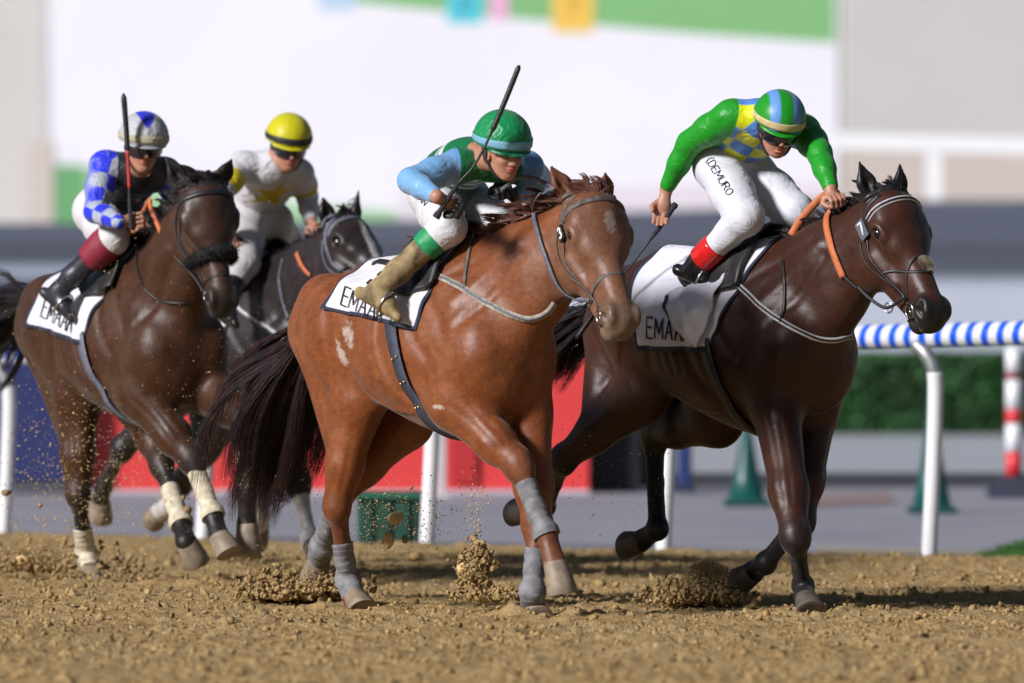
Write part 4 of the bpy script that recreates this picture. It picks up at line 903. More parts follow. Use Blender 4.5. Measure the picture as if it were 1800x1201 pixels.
def limb(pts, radii, k=.03, col=None, **q): return [Cone(pts[i], radii[i], pts[i+1], radii[i+1], k, col=col, **q) for i in range(len(pts) - 1)]
def hand_prims(wr, hc, ax, side, col=SKIN, r_grip=.014, glove=0.0, thumb=1, wcol=None):
    """fist closed round a rod through hc along ax; side: unit vector from the palm's back towards the rod"""
    g = glove; ax = unit(ax); fw = unit(hc - wr); n = unit(side - ax * (side @ ax)); P = []
    back = hc - n * (.022 + r_grip); out_ = unit(np.cross(ax, n)); out_ = out_ if out_ @ fw > 0 else -out_
    P.append(Cone(wr, .026 + g, back - out_ * .02, .028 + g, .02, col=wcol or col))
    P.append(Ell(back - out_ * .012, (.040 + g, .036 + g, .017 + g), np.stack([ax, out_, n]), .012, col=col))
    for i, (o, L) in enumerate(((-.032, .9), (-.011, 1.0), (.011, .97), (.031, .8))):
        k0 = back + ax * o + out_ * .022; k1 = k0 + out_ * (.017 * L) + n * .016; k2 = k1 + n * (.027 * L) - out_ * .006; k3 = k2 - out_ * (.024 * L) + n * .002
        P += [Cone(k0, .0105 + g, k1, .0100 + g, .006, col=col), Cone(k1, .0100 + g, k2, .0092 + g, .004, col=col), Cone(k2, .0092 + g, k3, .0085 + g, .004, col=col)]
    s = -thumb; t0 = back + ax * (.036 * s) - out_ * .018; t1 = t0 + ax * (.016 * s) + n * .022 + out_ * .006; t2 = t1 + n * .016 + out_ * .024 - ax * .010 * s
    P += [Cone(t0, .0145 + g, t1, .0125 + g, .008, col=col), Cone(t1, .0125 + g, t2, .0098 + g, .004, col=col)]
    return P
def open_hand_prims(wr, hc, ax, side, col=SKIN):
    """fingers hanging loosely round a rod, thumb on the near side"""
    fw = unit(hc - wr); n = unit(side - fw * (side @ fw)); ac = unit(np.cross(fw, n)); P = [Cone(wr, .025, hc - fw * .012, .028, .02, (n, .75), col=col), Ell(hc, (.036, .036, .018), np.stack([ac, fw, n]), .012, col=col)]
    for o, L, c in ((-.028, .80, .55), (-.010, .95, .45), (.010, 1.0, .35), (.029, .9, .25)):
        k0 = hc + ac * o + fw * .030; k1 = k0 + fw * .032 * L + n * .010; k2 = k1 + fw * .022 * L + n * (.010 + .02 * c); k3 = k2 + fw * .010 * L + n * (.016 * c + .008)
        P += [Cone(k0, .0105, k1, .0098, .006, col=col), Cone(k1, .0098, k2, .0088, .004, col=col), Cone(k2, .0088, k3, .0078, .004, col=col)]
    t0 = hc + ac * .030 - fw * .010; t1 = t0 + ac * .018 + fw * .022 + n * .016; t2 = t1 + fw * .022 + n * .018 - ac * .004
    return P + [Cone(t0, .0150, t1, .0125, .008, col=col), Cone(t1, .0125, t2, .0095, .004, col=col)]
def dome(c, R, rad, el0, el1, name, mat, parent, nel=22, naz=72, az0=-180, az1=180, attrf=None, th=.004, ridge=0.0, wobble=0.0, tilt=0.0):
    """patch of an ellipsoid in head axes (rows of R: forward, left, up)"""
    V = []; U = []; closed = az1 - az0 >= 359.9
    for i in range(nel + 1):
        e = math.radians(el0 + (el1 - el0) * i / nel)
        for j in range(naz + (0 if closed else 1)):
            a = math.radians(az0 + (az1 - az0) * j / naz); ee = e + math.radians(tilt) * math.cos(a) * (1 - i / nel)
            q = 1 - ridge * (1 - abs(math.sin(3 * a + .52))) ** 6 * math.cos(e) + wobble * math.sin(9 * a + 5 * e) * math.cos(e)
            V.append(c + (R[0] * math.cos(ee) * math.cos(a) * rad[0] + R[1] * math.cos(ee) * math.sin(a) * rad[1] + R[2] * math.sin(ee) * rad[2]) * q); U.append((a, e))
    m = naz if closed else naz + 1
    F = [(i*m+j, i*m+(j+1) % m, (i+1)*m+(j+1) % m, (i+1)*m+j) for i in range(nel) for j in range(naz)]
    at_ = attrf(np.array(U)) if attrf else None; o = mk(name, V, np.array(F), mat, parent, attrs=at_)
    mo = o.modifiers.new('thick', 'SOLIDIFY'); mo.thickness = th; mo.offset = 1; return o
def rot_head(F, face, pitch, roll):
    """face: heading of the face in degrees from the camera direction towards the right, pitch down, roll"""
    a = math.radians(face); p = math.radians(pitch); f = F.R @ A(math.sin(a) * math.cos(p), -math.cos(a) * math.cos(p), -math.sin(p)); l = F.R @ A(math.cos(a), math.sin(a), 0); u = np.cross(f, l)
    r_ = math.radians(roll); return np.stack([f, l * math.cos(r_) + u * math.sin(r_), u * math.cos(r_) - l * math.sin(r_)])
def head_prims(c, R, S=1.0, mouth=0.0):
    f, l, u = R; hp = lambda x, y, z: c + (f * x + l * y + u * z) * S; P = []
    E = lambda q, r, k=.02, sub=False, col=SKIN: P.append(Ell(hp(*q), A(*r) * S, R, k, sub, col)); C = lambda a, ra, b, rb, k=.015, col=SKIN, sub=False: P.append(Cone(hp(*a), ra * S, hp(*b), rb * S, k, None, sub, col))
    E((0, 0, .015), (.098, .076, .098)); E((.048, 0, -.045), (.046, .055, .070), .03); C((.052, 0, -.088), .030, (.066, 0, -.104), .019, .02)
    for s in (-1, 1):
        C((.0, s * .055, -.070), .016, (.058, s * .016, -.104), .015, .025); E((.068, s * .036, -.036), (.020, .018, .016), .015); C((.088, s * .012, .004), .008, (.078, s * .042, .006), .007, .012)
        E((.086, s * .031, -.012), (.018, .015, .010), .010, True); E((.072, s * .030, -.014), (.014, .012, .010), .003)
        E((.008, s * .076, -.022), (.018, .008, .030), .006); E((.012, s * .083, -.020), (.010, .005, .018), .004, True); E((.103, s * .011, -.047), (.010, .008, .007), .006)
    C((.092, 0, .0), .008, (.112, 0, -.038), .0105, .012); E((.110, 0, -.044), (.012, .010, .009), .006)
    lip = (.42, .12, .10); E((.094, 0, -.066), (.010, .022, .006), .005, col=lip); E((.091, 0, -.077 - mouth), (.010, .019, .006), .005, col=lip)
    C((.103, -.018, -.0715 - mouth / 2), .0025 + mouth / 2, (.103, .018, -.0715 - mouth / 2), .0025 + mouth / 2, .003, sub=True)
    return P, hp
class Jockey: pass
def make_jockey(F, K, label, st):
    """K: pixel joints; st: clothing materials and attribute functions"""
    J = Jockey(); J.F = F; FR = F
    def jj(name, x=None, y=None, w=1.5): return ('r', *K[name], x, y, w)
    L = K.get('scale', 1.0); names = ['pel', 'cst', 'rsh', 'lsh', 'rel', 'lel', 'rwr', 'lwr', 'rhip', 'lhip', 'rkn', 'lkn', 'ran', 'lan']
    pr = K['prior']; js = []
    for n_ in names: p = pr[n_]; js.append(jj(n_, p.get('x'), p.get('y'), p.get('w', 2.0)))
    ix = {n_: i for i, n_ in enumerate(names)}
    bones = [('pel', 'cst', .44), ('cst', 'rsh', .18), ('cst', 'lsh', .18), ('rsh', 'rel', .27), ('lsh', 'lel', .27), ('rel', 'rwr', .245), ('lel', 'lwr', .245), ('pel', 'rhip', .12), ('pel', 'lhip', .12), ('rhip', 'rkn', .40), ('lhip', 'lkn', .40), ('rkn', 'ran', .38), ('lkn', 'lan', .38), ('rsh', 'lsh', .35), ('rhip', 'lhip', .2)]
    P = solve(F, js, [(ix[a], ix[b], c * L) for a, b, c in bones], 80); p = {n_: P[i] for n_, i in ix.items()}; J.p = p
    if VERB:
        print(label[:24]); print('  ', {k: v.round(2).tolist() for k, v in p.items()}); print('   ', [(a + '-' + b, round(float(np.linalg.norm(p[a] - p[b])), 2), c) for a, b, c in bones])
    hx = K['head_x']; hc = F.atx(*K['head'], hx); R = rot_head(F, *K['face']); J.R, J.hc = R, hc
    base = p['pel'] + A(0, 0, -.25); root = empty('jockey'); root.location = F.wld(base); root.rotation_euler = (0, 0, F.rot); tag(root, label, 'jockey', 'jockeys in racing silks'); J.root = root
    # move everything into the jockey's own axes
    G = Frame(0, 0, 0, 0); G.O = F.wld(base); G.R = F.R; G.rot = F.rot; J.G = G
    p = {k: v - base for k, v in p.items()}; hc = hc - base; J.p = p; J.hc = hc; J.base = base
    loc = lambda n_: (G.loc(F.wld(n_)))
    ux = unit(p['cst'] - p['pel']); lat = unit(p['lsh'] - p['rsh']); fr = unit(np.cross(lat, ux)); fr = fr if fr[2] < 0 or K.get('upright') else -fr
    J.ux, J.lat, J.fr = ux, lat, fr
    ankR, ankL = p['ran'], p['lan']; toeR = G.atx(*K['rtoe'], ankR[0] + .10) if 'rtoe' in K else ankR + A(.15, 0, -.06); toeL = ankL + (toeR - ankR) * A(1, 1, 1)
    toeR = ankR + unit(toeR - ankR) * .16; toeL = ankL + unit(toeL - ankL) * .16
    # hands
    rh = G.atx(*K['rhand'], p['rwr'][0] + K.get('rhx', .03)); lh = G.atx(*K['lhand'], p['lwr'][0] + K.get('lhx', .03)); rh = p['rwr'] + unit(rh - p['rwr']) * .085; lh = p['lwr'] + unit(lh - p['lwr']) * .085; J.rh, J.lh = rh, lh
    wd = None
    if 'whip' in K:
        o_, d_ = G.ray(*K['whip'][0]); a_ = o_ + unit(d_) * ((rh - o_) @ unit(d_) + K.get('whd0', 0)); o_, d_ = G.ray(*K['whip'][-1]); b_ = o_ + unit(d_) * ((rh - o_) @ unit(d_) + K.get('whd', 0)); wd = unit(b_ - a_)
    vw = unit(G.loc(CAMP) - rh); hs_ = K.get('rside', vw)
    sk = st.get('skin', SKIN)
    if st.get('glove'): hcol = (.014, .014, .016)
    else: hcol = sk
    hP = (open_hand_prims if K.get('open') else hand_prims)(p['rwr'], rh, wd if wd is not None else unit(A(.3, 1, 0)), K['rsd'](vw) if 'rsd' in K else vw, hcol)
    for q_ in hP[:1]: q_.col = sk
    hP += hand_prims(p['lwr'], lh, unit(A(.2, 1, .2)), A(0, 0, -1), hcol)
    hd, hp = head_prims(hc, R, 1.0, K.get('mouth', 0)); nb = p['cst'] + ux * .03 - fr * .01
    thin = .86
    hair_c = K.get('hair', (.02, .012, .008)); hd.append(Ell(hp(-.030, 0, .0), (.076, .079, .085), R, .01, col=hair_c)); body = hd + [Cone(nb, .055, hp(-.03, 0, -.06), .050, .03, col=sk)] + hP
    body += [Cone(p['pel'], .105, p['pel'] * .5 + p['cst'] * .5, .095, .05, (fr, .72), col=sk), Cone(p['pel'] * .5 + p['cst'] * .5, .095, p['cst'], .11, .05, (fr, .72), col=sk), Cone(p['rsh'], .045, p['lsh'], .045, .05, col=sk)]
    for s in 'rl':
        body += limb([p[s + 'sh'], p[s + 'el'], p[s + 'wr']], [.040, .034, .026], .02, sk); body += limb([p[s + 'hip'], p[s + 'kn'], p[s + 'an']], [.075, .050, .034], .02, sk)
    for a_, k_, t_ in ((ankR, p['rkn'], toeR), (ankL, p['lkn'], toeL)): dn = unit(a_ - k_); body.append(Cone(a_, .028, a_ + unit(t_ - a_) * .08 + dn * .030, .018, .02, col=sk))
    fb = Field(body, .0046, .03); V, Q = fb.mesh(); C = fb.colors(V, .004, sk); mk('body', V, Q, M_SKIN, root, col=C)
    # silks
    tr = [Cone(p['pel'] + ux * .06, .118, p['pel'] * .45 + p['cst'] * .55, .130, .06, (fr, .74), tag='t'), Cone(p['pel'] * .45 + p['cst'] * .55, .130, p['cst'] - ux * .03, .145, .06, (fr, .70), tag='t'),
          Cone(p['rsh'] + lat * .03, .068, p['lsh'] - lat * .03, .068, .06, tag='t'), Cone(nb - ux * .03, .075, nb + ux * .02, .060, .03, tag='t')]
    tr[0].k = .06
    arms = []
    for s in 'rl':
        a_, e_, w_ = p[s + 'sh'], p[s + 'el'], p[s + 'wr']; ba = unit(e_ - a_); wend = w_ - unit(w_ - e_) * K.get('cuff_' + s, .01); m1 = a_ + (e_ - a_) * .5
        arms += [Cone(a_, .072, m1, .066, .05, tag='a'), Cone(m1, .066, e_, .055, .03, tag='a'), Cone(e_, .055, e_ * .5 + wend * .5, .050, .02, tag='a'), Cone(e_ * .5 + wend * .5, .050, wend, .036, .02, tag='a')]
        for t in (.3, .62, .85): # soft folds
            q = a_ + (e_ - a_) * t; arms.append(Ell(q, (.066 - .012 * t,) * 3, k=.012, tag='a'))
        for t in (.12, .35): q = e_ + (wend - e_) * t; arms.append(Ell(q, (.054 - .01 * t,) * 3, k=.010, tag='a'))
        J.__dict__[s + 'arm'] = (a_, e_, wend)
    fj = Field(tr + arms, .0055, .03); V, Q = fj.mesh()
    dt = np.min([q.d(V) for q in tr], 0); da = np.min([q.d(V) for q in arms], 0)
    at_ = st['silk_attr'](J, V, dt, da) if 'silk_attr' in st else {}; J.silk = mk('silks', V, Q, st['silks'], root, attrs=at_)
    # breeches: waist to mid calf
    cut = K.get('boot_t', .5); br = [Cone(p['pel'] - ux * .02, .112, p['pel'] + ux * .09, .108, .06, (fr, .80)), Cone(p['rhip'], .100, p['lhip'], .100, .06)]
    boots = {}
    for s in 'rl':
        h_, k_, a_ = p[s + 'hip'], p[s + 'kn'], p[s + 'an']; m1 = h_ * .5 + k_ * .5; bt = k_ + (a_ - k_) * cut; ca = unit(a_ - k_); th_ = unit(k_ - h_); cb_ = unit(-th_ + ca); 
        br += [Cone(h_, .106, m1, .096, .05), Cone(m1, .096, k_, .076, .04), Ell(k_ - cb_ * .012, (.074, .074, .074), k=.03), Cone(k_, .070, k_ * .5 + bt * .5, .064, .04), Cone(k_ * .5 + bt * .5, .064, bt + ca * .02, .054, .02)]
        for t, r_ in ((.55, .101), (.75, .092), (.9, .084)): br.append(Ell(h_ + (k_ - h_) * t, (r_,) * 3, k=.012))
        boots[s] = (k_, bt, a_)
    fbq = Field(br, .0065, .03); V, Q = fbq.mesh(); at_ = st['br_attr'](J, V) if 'br_attr' in st else {}; J.fbr = fbq; J.breeches = mk('breeches', V, Q, st['breeches'], root, attrs=at_)
    for s, toe in (('r', toeR), ('l', toeL)):
        k_, bt, a_ = boots[s]; ca = unit(a_ - k_); fo = unit(toe - a_); side = unit(np.cross(ca, fo)); heel = a_ - fo * .045 + ca * .055
        bp = [Cone(bt - ca * .0, .059, bt * .4 + a_ * .6, .052, .03), Cone(bt * .4 + a_ * .6, .052, a_, .042, .03), Cone(heel, .030, a_ + fo * .10 + ca * .035, .036, .03, (ca, .9)), Cone(a_, .04, a_ + fo * .08 + ca * .02, .036, .03), Cone(a_ + fo * .08 + ca * .035, .038, toe + ca * .045, .026, .02, (ca, .75))]
        V, Q = Field(bp, .006, .03).mesh(); bo = mk('boot', V, Q, st['boots'], root)
        if 'band' in st:
            t0, t1 = st.get('band_t', (-.02, .09)); b0, b1 = bt + ca * t0, bt + ca * t1; V, Fc = tube_vf(smooth_poly([b0, b0 * .66 + b1 * .34, b0 * .33 + b1 * .67, b1], 5), np.interp(np.linspace(0, 1, 16), [0, .06, .5, .94, 1], st.get('band_r', [.0600, .0645, .0655, .0635, .059])), 32); mk('garter', V, Fc, st['band'], bo)
        n_ = side * .0; V, Fc = ring_vf(a_ + fo * .075 + ca * .03, fo, .062, .006, sx=.8); mk('stirrup', V, Fc, M_STEEL, bo)
    # helmet, peak and goggles
    f, l, u = R; hcx = hp(-.012, 0, .040); hr = K.get('hr', 1.0); hrad = (.128 * hr, .113 * hr, .118 * hr); tl = K.get('brim', 6)
    he = dome(hcx, R, hrad, -8, 90, 'helmet', st['helmet'], root, attrf=st.get('helmet_attr'), ridge=.012, wobble=.003, th=.006, tilt=-6)
    dome(hcx, R, tuple(q * 1.055 for q in hrad), -3, 8, 'hat_band', st['hband'], he, nel=4, th=.003, tilt=-5)
    # peak
    V = []; n1 = 25
    for i in range(5):
        t = i / 4
        for j in range(n1):
            a = math.radians(-62 + 124 * j / (n1 - 1)); b = math.cos(a * 1.35) * .026 * t; e = math.radians(-8 - 6 * math.cos(a))
            V.append(hcx + R[0] * (math.cos(e) * math.cos(a) * hrad[0] + b) + R[1] * math.cos(e) * math.sin(a) * hrad[1] * 1.01 + R[2] * (math.sin(e) * hrad[2] - .012 * t))
    Fp = [(i*n1+j, i*n1+j+1, (i+1)*n1+j+1, (i+1)*n1+j) for i in range(4) for j in range(n1-1)]; pk = mk('peak', V, np.array(Fp), st.get('peak', st['hband']), he); mo = pk.modifiers.new('thick', 'SOLIDIFY'); mo.thickness = .005; mo.offset = 0
    if st.get('goggles', True):
        gc = hp(.004, 0, -.012); go = dome(gc, R, (.112, .086, .095), -22, 14, 'goggles', M_GOG, root, nel=8, naz=30, az0=-62, az1=62, th=.006)
        dome(gc, R, (.108, .090, .10), -9, 4, 'goggle_strap', M_GLOVE, go, nel=2, naz=40, az0=58, az1=302, th=.003)
    ch = []
    for s in (-1, 1): ch.append([hp(.0, s * .083, .01), hp(.012, s * .080, -.05), hp(.045, s * .045, -.112), hp(.05, 0, -.122)])
    mb = MB()
    for c_ in ch: mb.tube(smooth_poly(c_, 6), .0055, 6)
    mb.build('chin_strap', st.get('chin', M_GLOVE), he)
    J.hcx = hcx
    if 'whip' in K:
        pts = [G.ray(*q) for q in K['whip']]; W = []; n = len(pts)
        Ls = np.linspace(0, 1, n)
        for (o_, d_), t in zip(pts, Ls): W.append(o_ + unit(d_) * ((rh - o_) @ unit(d_) + K.get('whd0', 0) * (1 - t) + K.get('whd', 0) * t))
        W = G.wld(np.array(W)); W = smooth_poly(W, 8); m = len(W); tt = np.linspace(0, 1, m); c0 = W[0]
        wr_ = np.interp(tt, K.get('wt', [0, .02, .03, .30, .32, .75, .76, .98, 1]), K.get('wr', [.012, .016, .0115, .0095, .0065, .0052, .012, .012, .003]))
        mb = MB(); wo = W - W[0]; mb.tube(wo, wr_, 10); wobj = mb.build('riding_whip', M_WHIP); wobj.location = W[0]
        gi = int(m * .30); g_ = MB().tube(wo[:max(gi, 3)] , wr_[:max(gi, 3)] + .0012, 10); gp = g_.build('handle', plain('whip_grip', (.02, .02, .026), .8, var=.5, scale=150, bump=1), wobj)
        J.whip = wobj; tag(wobj, K['whip_label'], 'whip', 'riding whips held by the jockeys')
        if 'wred' in K:
            a0, a1 = [int(m * q) for q in K['wred']]; MB().tube(wo[a0:a1], wr_[a0:a1] + .0012, 10).build('red_tape', plain('red_tape', (.45, .03, .03), .5), wobj)
    return J
def star_sdf(x, y, r=1.0, rin=.42):
    a = np.arctan2(x, y); n = 2 * np.pi / 5; a = np.abs((a + n / 2) % n - n / 2); q = np.hypot(x, y); px, py = q * np.sin(a), q * np.cos(a)
    ax, ay = 0.0, r; bx, by = rin * r * math.sin(n / 2), rin * r * math.cos(n / 2); ex, ey = bx - ax, by - ay
    return ((px - ax) * ey - (py - ay) * ex) / math.hypot(ex, ey)
def along(seg, V):
    a, e, w_ = seg; L1, L2 = np.linalg.norm(e - a), np.linalg.norm(w_ - e); t1 = np.clip((V - a) @ (e - a) / L1 ** 2, 0, 1); t2 = np.clip((V - e) @ (w_ - e) / L2 ** 2, 0, 1)
    d1 = np.linalg.norm(V - (a + t1[:, None] * (e - a)), axis=1); d2 = np.linalg.norm(V - (e + t2[:, None] * (w_ - e)), axis=1); u_ = np.where(d1 < d2, t1 * L1, L1 + t2 * L2); c_ = np.where((d1 < d2)[:, None], V - (a + t1[:, None] * (e - a)), V - (e + t2[:, None] * (w_ - e)))
    return u_, c_, np.minimum(d1, d2)
def arm_both(J, V):
    ur, cr_, dr = along(J.rarm, V); ul, cl, dl = along(J.larm, V); s = dr < dl; return np.where(s, ur, ul), np.where(s[:, None], cr_, cl)
def sleeve(J, V, dt, da, w_):
    q = V - J.p['cst']; y = np.abs(q @ J.lat); u_, c_ = arm_both(J, V); return np.minimum(dt - da + .012, np.maximum(y - w_, u_ - .13))
def band(u_, a, b): return np.minimum(u_ - a, b - u_)
def scrape(x, lim=.004): return np.clip(x, -lim, lim)
# --- rider of horse 7: yellow and blue check vest, green sleeves
def silkC(J, V, dt, da):
    q = V - J.p['cst']; y = q @ J.lat; z = q @ J.ux; f = q @ J.fr; ang = np.arctan2(y, f + .02) * .105
    chk = np.sin(ang * math.pi / .075 + .8) * np.sin(z * math.pi / .085 + .4) * .02
    arm = sleeve(J, V, dt, da, .155)
    return dict(arm=scrape(arm), chk=scrape(chk))
def helC(U):
    a, e = U[:, 0], U[:, 1]; x = np.cos(e) * np.sin(a); s = np.minimum(.17 - np.abs(np.abs(x - .0) - .42), 1) * .05; return dict(stripe=scrape(s))
GREENC = (.008, .25, .012); BLUEC = (.085, .22, .62); YELC = (.62, .66, .01)
def brC(J, V): return {}
st = dict(silks=cloth('silk_blue_yellow_green', BLUEC, [('chk', YELC), ('arm', GREENC)], rough=.45, wr=.5), silk_attr=silkC, breeches=cloth('white_breeches', (.60, .60, .66), rough=.6, wr=.6, wscale=6), boots=M_BOOT,
    band=plain('red_garter', (.55, .015, .015), .18, var=.15, bump=.3, coat=.6), helmet=cloth('helmet_green_blue', GREENC, [('stripe', (.12, .27, .62))], rough=.4, wr=.12), helmet_attr=helC, hband=plain('cream_elastic', (.50, .42, .20), .6), peak=plain('green_peak', GREENC, .45))
KJC = dict(pel=(1268, 272), cst=(1350, 212), rsh=(1282, 205), lsh=(1415, 232), rel=(1212, 252), lel=(1440, 268), rwr=(1172, 330), lwr=(1460, 330), rhip=(1262, 292), lhip=(1318, 305), rkn=(1310, 382), lkn=(1398, 372), ran=(1220, 470), lan=(1338, 470), rtoe=(1258, 494), rhand=(1162, 382), lhand=(1466, 352),
    head=(1368, 222), head_x=.26, face=(12, 24, -6), hr=.98, mouth=.008, boot_t=.62, cuff_r=.015, open=True, rhx=0,
    prior=dict(pel=dict(x=-.22, y=0), cst=dict(x=.14, y=0, w=1), rsh=dict(y=-.17), lsh=dict(y=.17), rel=dict(y=-.30, w=1), lel=dict(y=.22, w=.7), rwr=dict(y=-.36, w=1), lwr=dict(x=.36, w=2), rhip=dict(y=-.11), lhip=dict(y=.11), rkn=dict(y=-.23, w=3), lkn=dict(y=.21, w=3), ran=dict(y=-.33, w=4), lan=dict(y=.32, w=3)),
    whip=[(1188, 358), (1165, 392), (1140, 426), (1108, 468), (1075, 511), (1042, 555), (1012, 597)], whd0=-.03, whd=.10, wt=[0, .02, .03, .30, .31, .70, .72, .99, 1], whip_label='black whip held low beside the saddle by the rider in green sleeves')
JC = make_jockey(FC, KJC, 'jockey in blue and yellow check silks with green sleeves, reaching down with a whip', st)
# --- rider of the chestnut: light blue with green and white
def silkB(J, V, dt, da):
    q = V - J.p['cst']; y = q @ J.lat; z = q @ J.ux; f = q @ J.fr; arm = sleeve(J, V, dt, da, .13)
    st_ = np.minimum(.022 - np.abs((z + y * .35 + .06)), 1); st2 = np.minimum(.014 - np.abs((z + y * .35 + .125)), 1); u_, c_ = arm_both(J, V)
    return dict(arm=scrape(arm), wst=scrape(np.maximum(np.maximum(st_, st2), np.minimum(.03 - abs(z + .36 + .3 * y), 1))), cap=scrape(np.minimum(arm, .04 - u_)))
st = dict(silks=cloth('silk_green_lightblue', (.005, .15, .05), [('wst', (.6, .6, .62)), ('arm', (.17, .36, .62)), ('cap', (.14, .30, .56))], rough=.34, wr=.7, dirt=.06, wscale=6), silk_attr=silkB, breeches=cloth('white_breeches_worn', (.58, .57, .60), rough=.65, wr=.6, wscale=7, dirt=.16), boots=M_BOOTM, glove=True,
    band=cloth('green_garter', (.01, .26, .09), rough=.5, wr=.3, dirt=.25), band_t=(-.09, .03), band_r=[.060, .069, .070, .066, .058], helmet=cloth('helmet_green', (.006, .22, .07), rough=.35, wr=.5, dirt=.10, wscale=12), hband=cloth('pale_blue_elastic', (.16, .36, .50), rough=.5, wr=.2, dirt=.2), peak=cloth('green_peak_muddy', (.006, .16, .08), rough=.4, dirt=.15))
KJB = dict(pel=(772, 316), cst=(828, 280), rsh=(802, 292), lsh=(928, 296), rel=(722, 318), lel=(950, 330), rwr=(768, 346), lwr=(905, 345), rhip=(762, 342), lhip=(815, 348), rkn=(786, 400), lkn=(880, 398), ran=(664, 510), lan=(790, 520), rtoe=(706, 540), rhand=(788, 358), lhand=(880, 345),
    head=(884, 262), head_x=.58, face=(30, 14, 2), hr=1.05, goggles=False, boot_t=.28, cuff_r=.03, rhx=.02,
    prior=dict(pel=dict(x=-.20, y=0), cst=dict(x=.22, y=0, w=1), rsh=dict(y=-.17), lsh=dict(y=.17), rel=dict(y=-.36, w=1), lel=dict(y=.22, w=.7), rwr=dict(y=-.36, w=1), lwr=dict(x=.42, w=2), rhip=dict(y=-.11), lhip=dict(y=.11), rkn=dict(y=-.23, w=3), lkn=dict(y=.21, w=3), ran=dict(y=-.34, w=4), lan=dict(y=.32, w=3)),
    whip=[(766, 383), (786, 352), (808, 320), (830, 296), (850, 262), (872, 215), (893, 165), (913, 115)], whd0=0, whd=-.05, wt=[0, .03, .05, .25, .26, .66, .68, .99, 1], wr=[.016, .017, .011, .009, .006, .006, .012, .0125, .006], whip_label='black whip raised past the green helmet by the rider of the chestnut')
st['goggles'] = False
JB = make_jockey(FB, KJB, 'jockey in light blue silks and a green helmet crouched over the chestnut, whip raised', st)
# --- rider at the left: black vest, blue and grey check sleeves
def silkA(J, V, dt, da):
    arm = sleeve(J, V, dt, da, .125); u_, c_ = arm_both(J, V); ang = np.arctan2(c_ @ J.lat, c_ @ J.fr) * .06; chk = np.sin(ang * math.pi / .078 + 1.2) * np.sin(u_ * math.pi / .082 + .3) * .02; return dict(arm=scrape(arm), chk=scrape(np.minimum(arm, chk)))
def helA(U):
    a, e = U[:, 0], U[:, 1]; x, y, z = np.cos(e) * np.cos(a), np.cos(e) * np.sin(a), np.sin(e); d = np.minimum(z - .66 - .9 * np.abs(y - .0), 1) ; d = (z - .46 - 1.25 * np.abs(y + .05)) * .05; return dict(dia=scrape(d))
st = dict(silks=cloth('silk_black_blue_grey', (.012, .012, .016), [('arm', (.34, .37, .44)), ('chk', (.015, .03, .62))], rough=.5, wr=.9), silk_attr=silkA, breeches=cloth('white_breeches_clean', (.58, .57, .60), rough=.6, wr=.6, wscale=6), boots=plain('dusty_boot', (.02, .022, .032), .4, var=.5, scale=26, bump=.4), skin=(.34, .19, .12),
    band=plain('maroon_gaiter', (.20, .012, .03), .6, var=.2, bump=.3), band_t=(-.13, .05), band_r=[.078, .088, .084, .072, .063], helmet=cloth('helmet_grey', (.42, .43, .46), [('dia', (.02, .03, .55))], rough=.5, wr=.5, wscale=12, dirt=.03), helmet_attr=helA, hband=cloth('beige_elastic', (.42, .38, .28), rough=.6, dirt=.1), peak=plain('grey_peak', (.33, .34, .36), .5))
KJA = dict(pel=(184, 356), cst=(242, 305), rsh=(182, 292), lsh=(294, 305), rel=(168, 372), lel=(318, 360), rwr=(208, 390), lwr=(285, 398), rhip=(168, 372), lhip=(220, 380), rkn=(196, 420), lkn=(290, 420), ran=(102, 512), lan=(230, 520), rtoe=(134, 546), rhand=(228, 388), lhand=(270, 405),
    head=(252, 256), head_x=.26, face=(12, 8, -4), hr=1.02, boot_t=.30, cuff_r=.0, rhx=.03,
    prior=dict(pel=dict(x=-.14, y=0), cst=dict(x=.20, y=0, w=1), rsh=dict(y=-.17), lsh=dict(y=.17), rel=dict(x=.14, w=3), lel=dict(y=.26, w=.7), rwr=dict(x=.30, w=4), lwr=dict(x=.36, w=2), rhip=dict(y=-.11), lhip=dict(y=.11), rkn=dict(y=-.23, w=3), lkn=dict(y=.21, w=3), ran=dict(y=-.34, w=4), lan=dict(y=.32, w=3)),
    whip=[(231, 402), (230, 384), (228, 350), (227, 318), (225, 280), (223, 240), (220, 200), (217, 164)], whd0=0, whd=0, wt=[0, .03, .05, .30, .31, .58, .64, .97, 1], wr=[.011, .015, .010, .009, .008, .007, .012, .014, .004], wred=(.38, .64), whip_label='black whip with red tape held upright by the rider in the black vest')
JA = make_jockey(FA, KJA, 'jockey in a black vest with blue and grey check sleeves, holding his whip upright', st)
# --- rider behind: white silks with a yellow star
def silkD(J, V, dt, da):
    arm = sleeve(J, V, dt, da, .125); u_, c_ = arm_both(J, V); q = V - (J.p['cst'] * .78 + J.p['pel'] * .22); s = star_sdf(q @ J.lat, q @ J.ux, .128, .42); s = np.where(q @ J.fr > 0, -s if False else s, -1); return dict(star=scrape(np.minimum(s, -arm + .02)), armb=scrape(np.minimum(arm, band(u_, .10, .20))))
st = dict(silks=cloth('silk_white_star', (.56, .55, .58), [('star', (.52, .40, .005)), ('armb', (.55, .44, .005))], rough=.5, wr=.9), silk_attr=silkD, breeches=cloth('grey_white_breeches', (.48, .45, .46), rough=.4, wr=.5, wscale=7), boots=M_BOOT,
    helmet=cloth('helmet_yellow', (.50, .46, .005), rough=.45, wr=.1), hband=plain('black_elastic', (.015, .015, .02), .6), peak=plain('yellow_peak', (.48, .44, .01), .5))
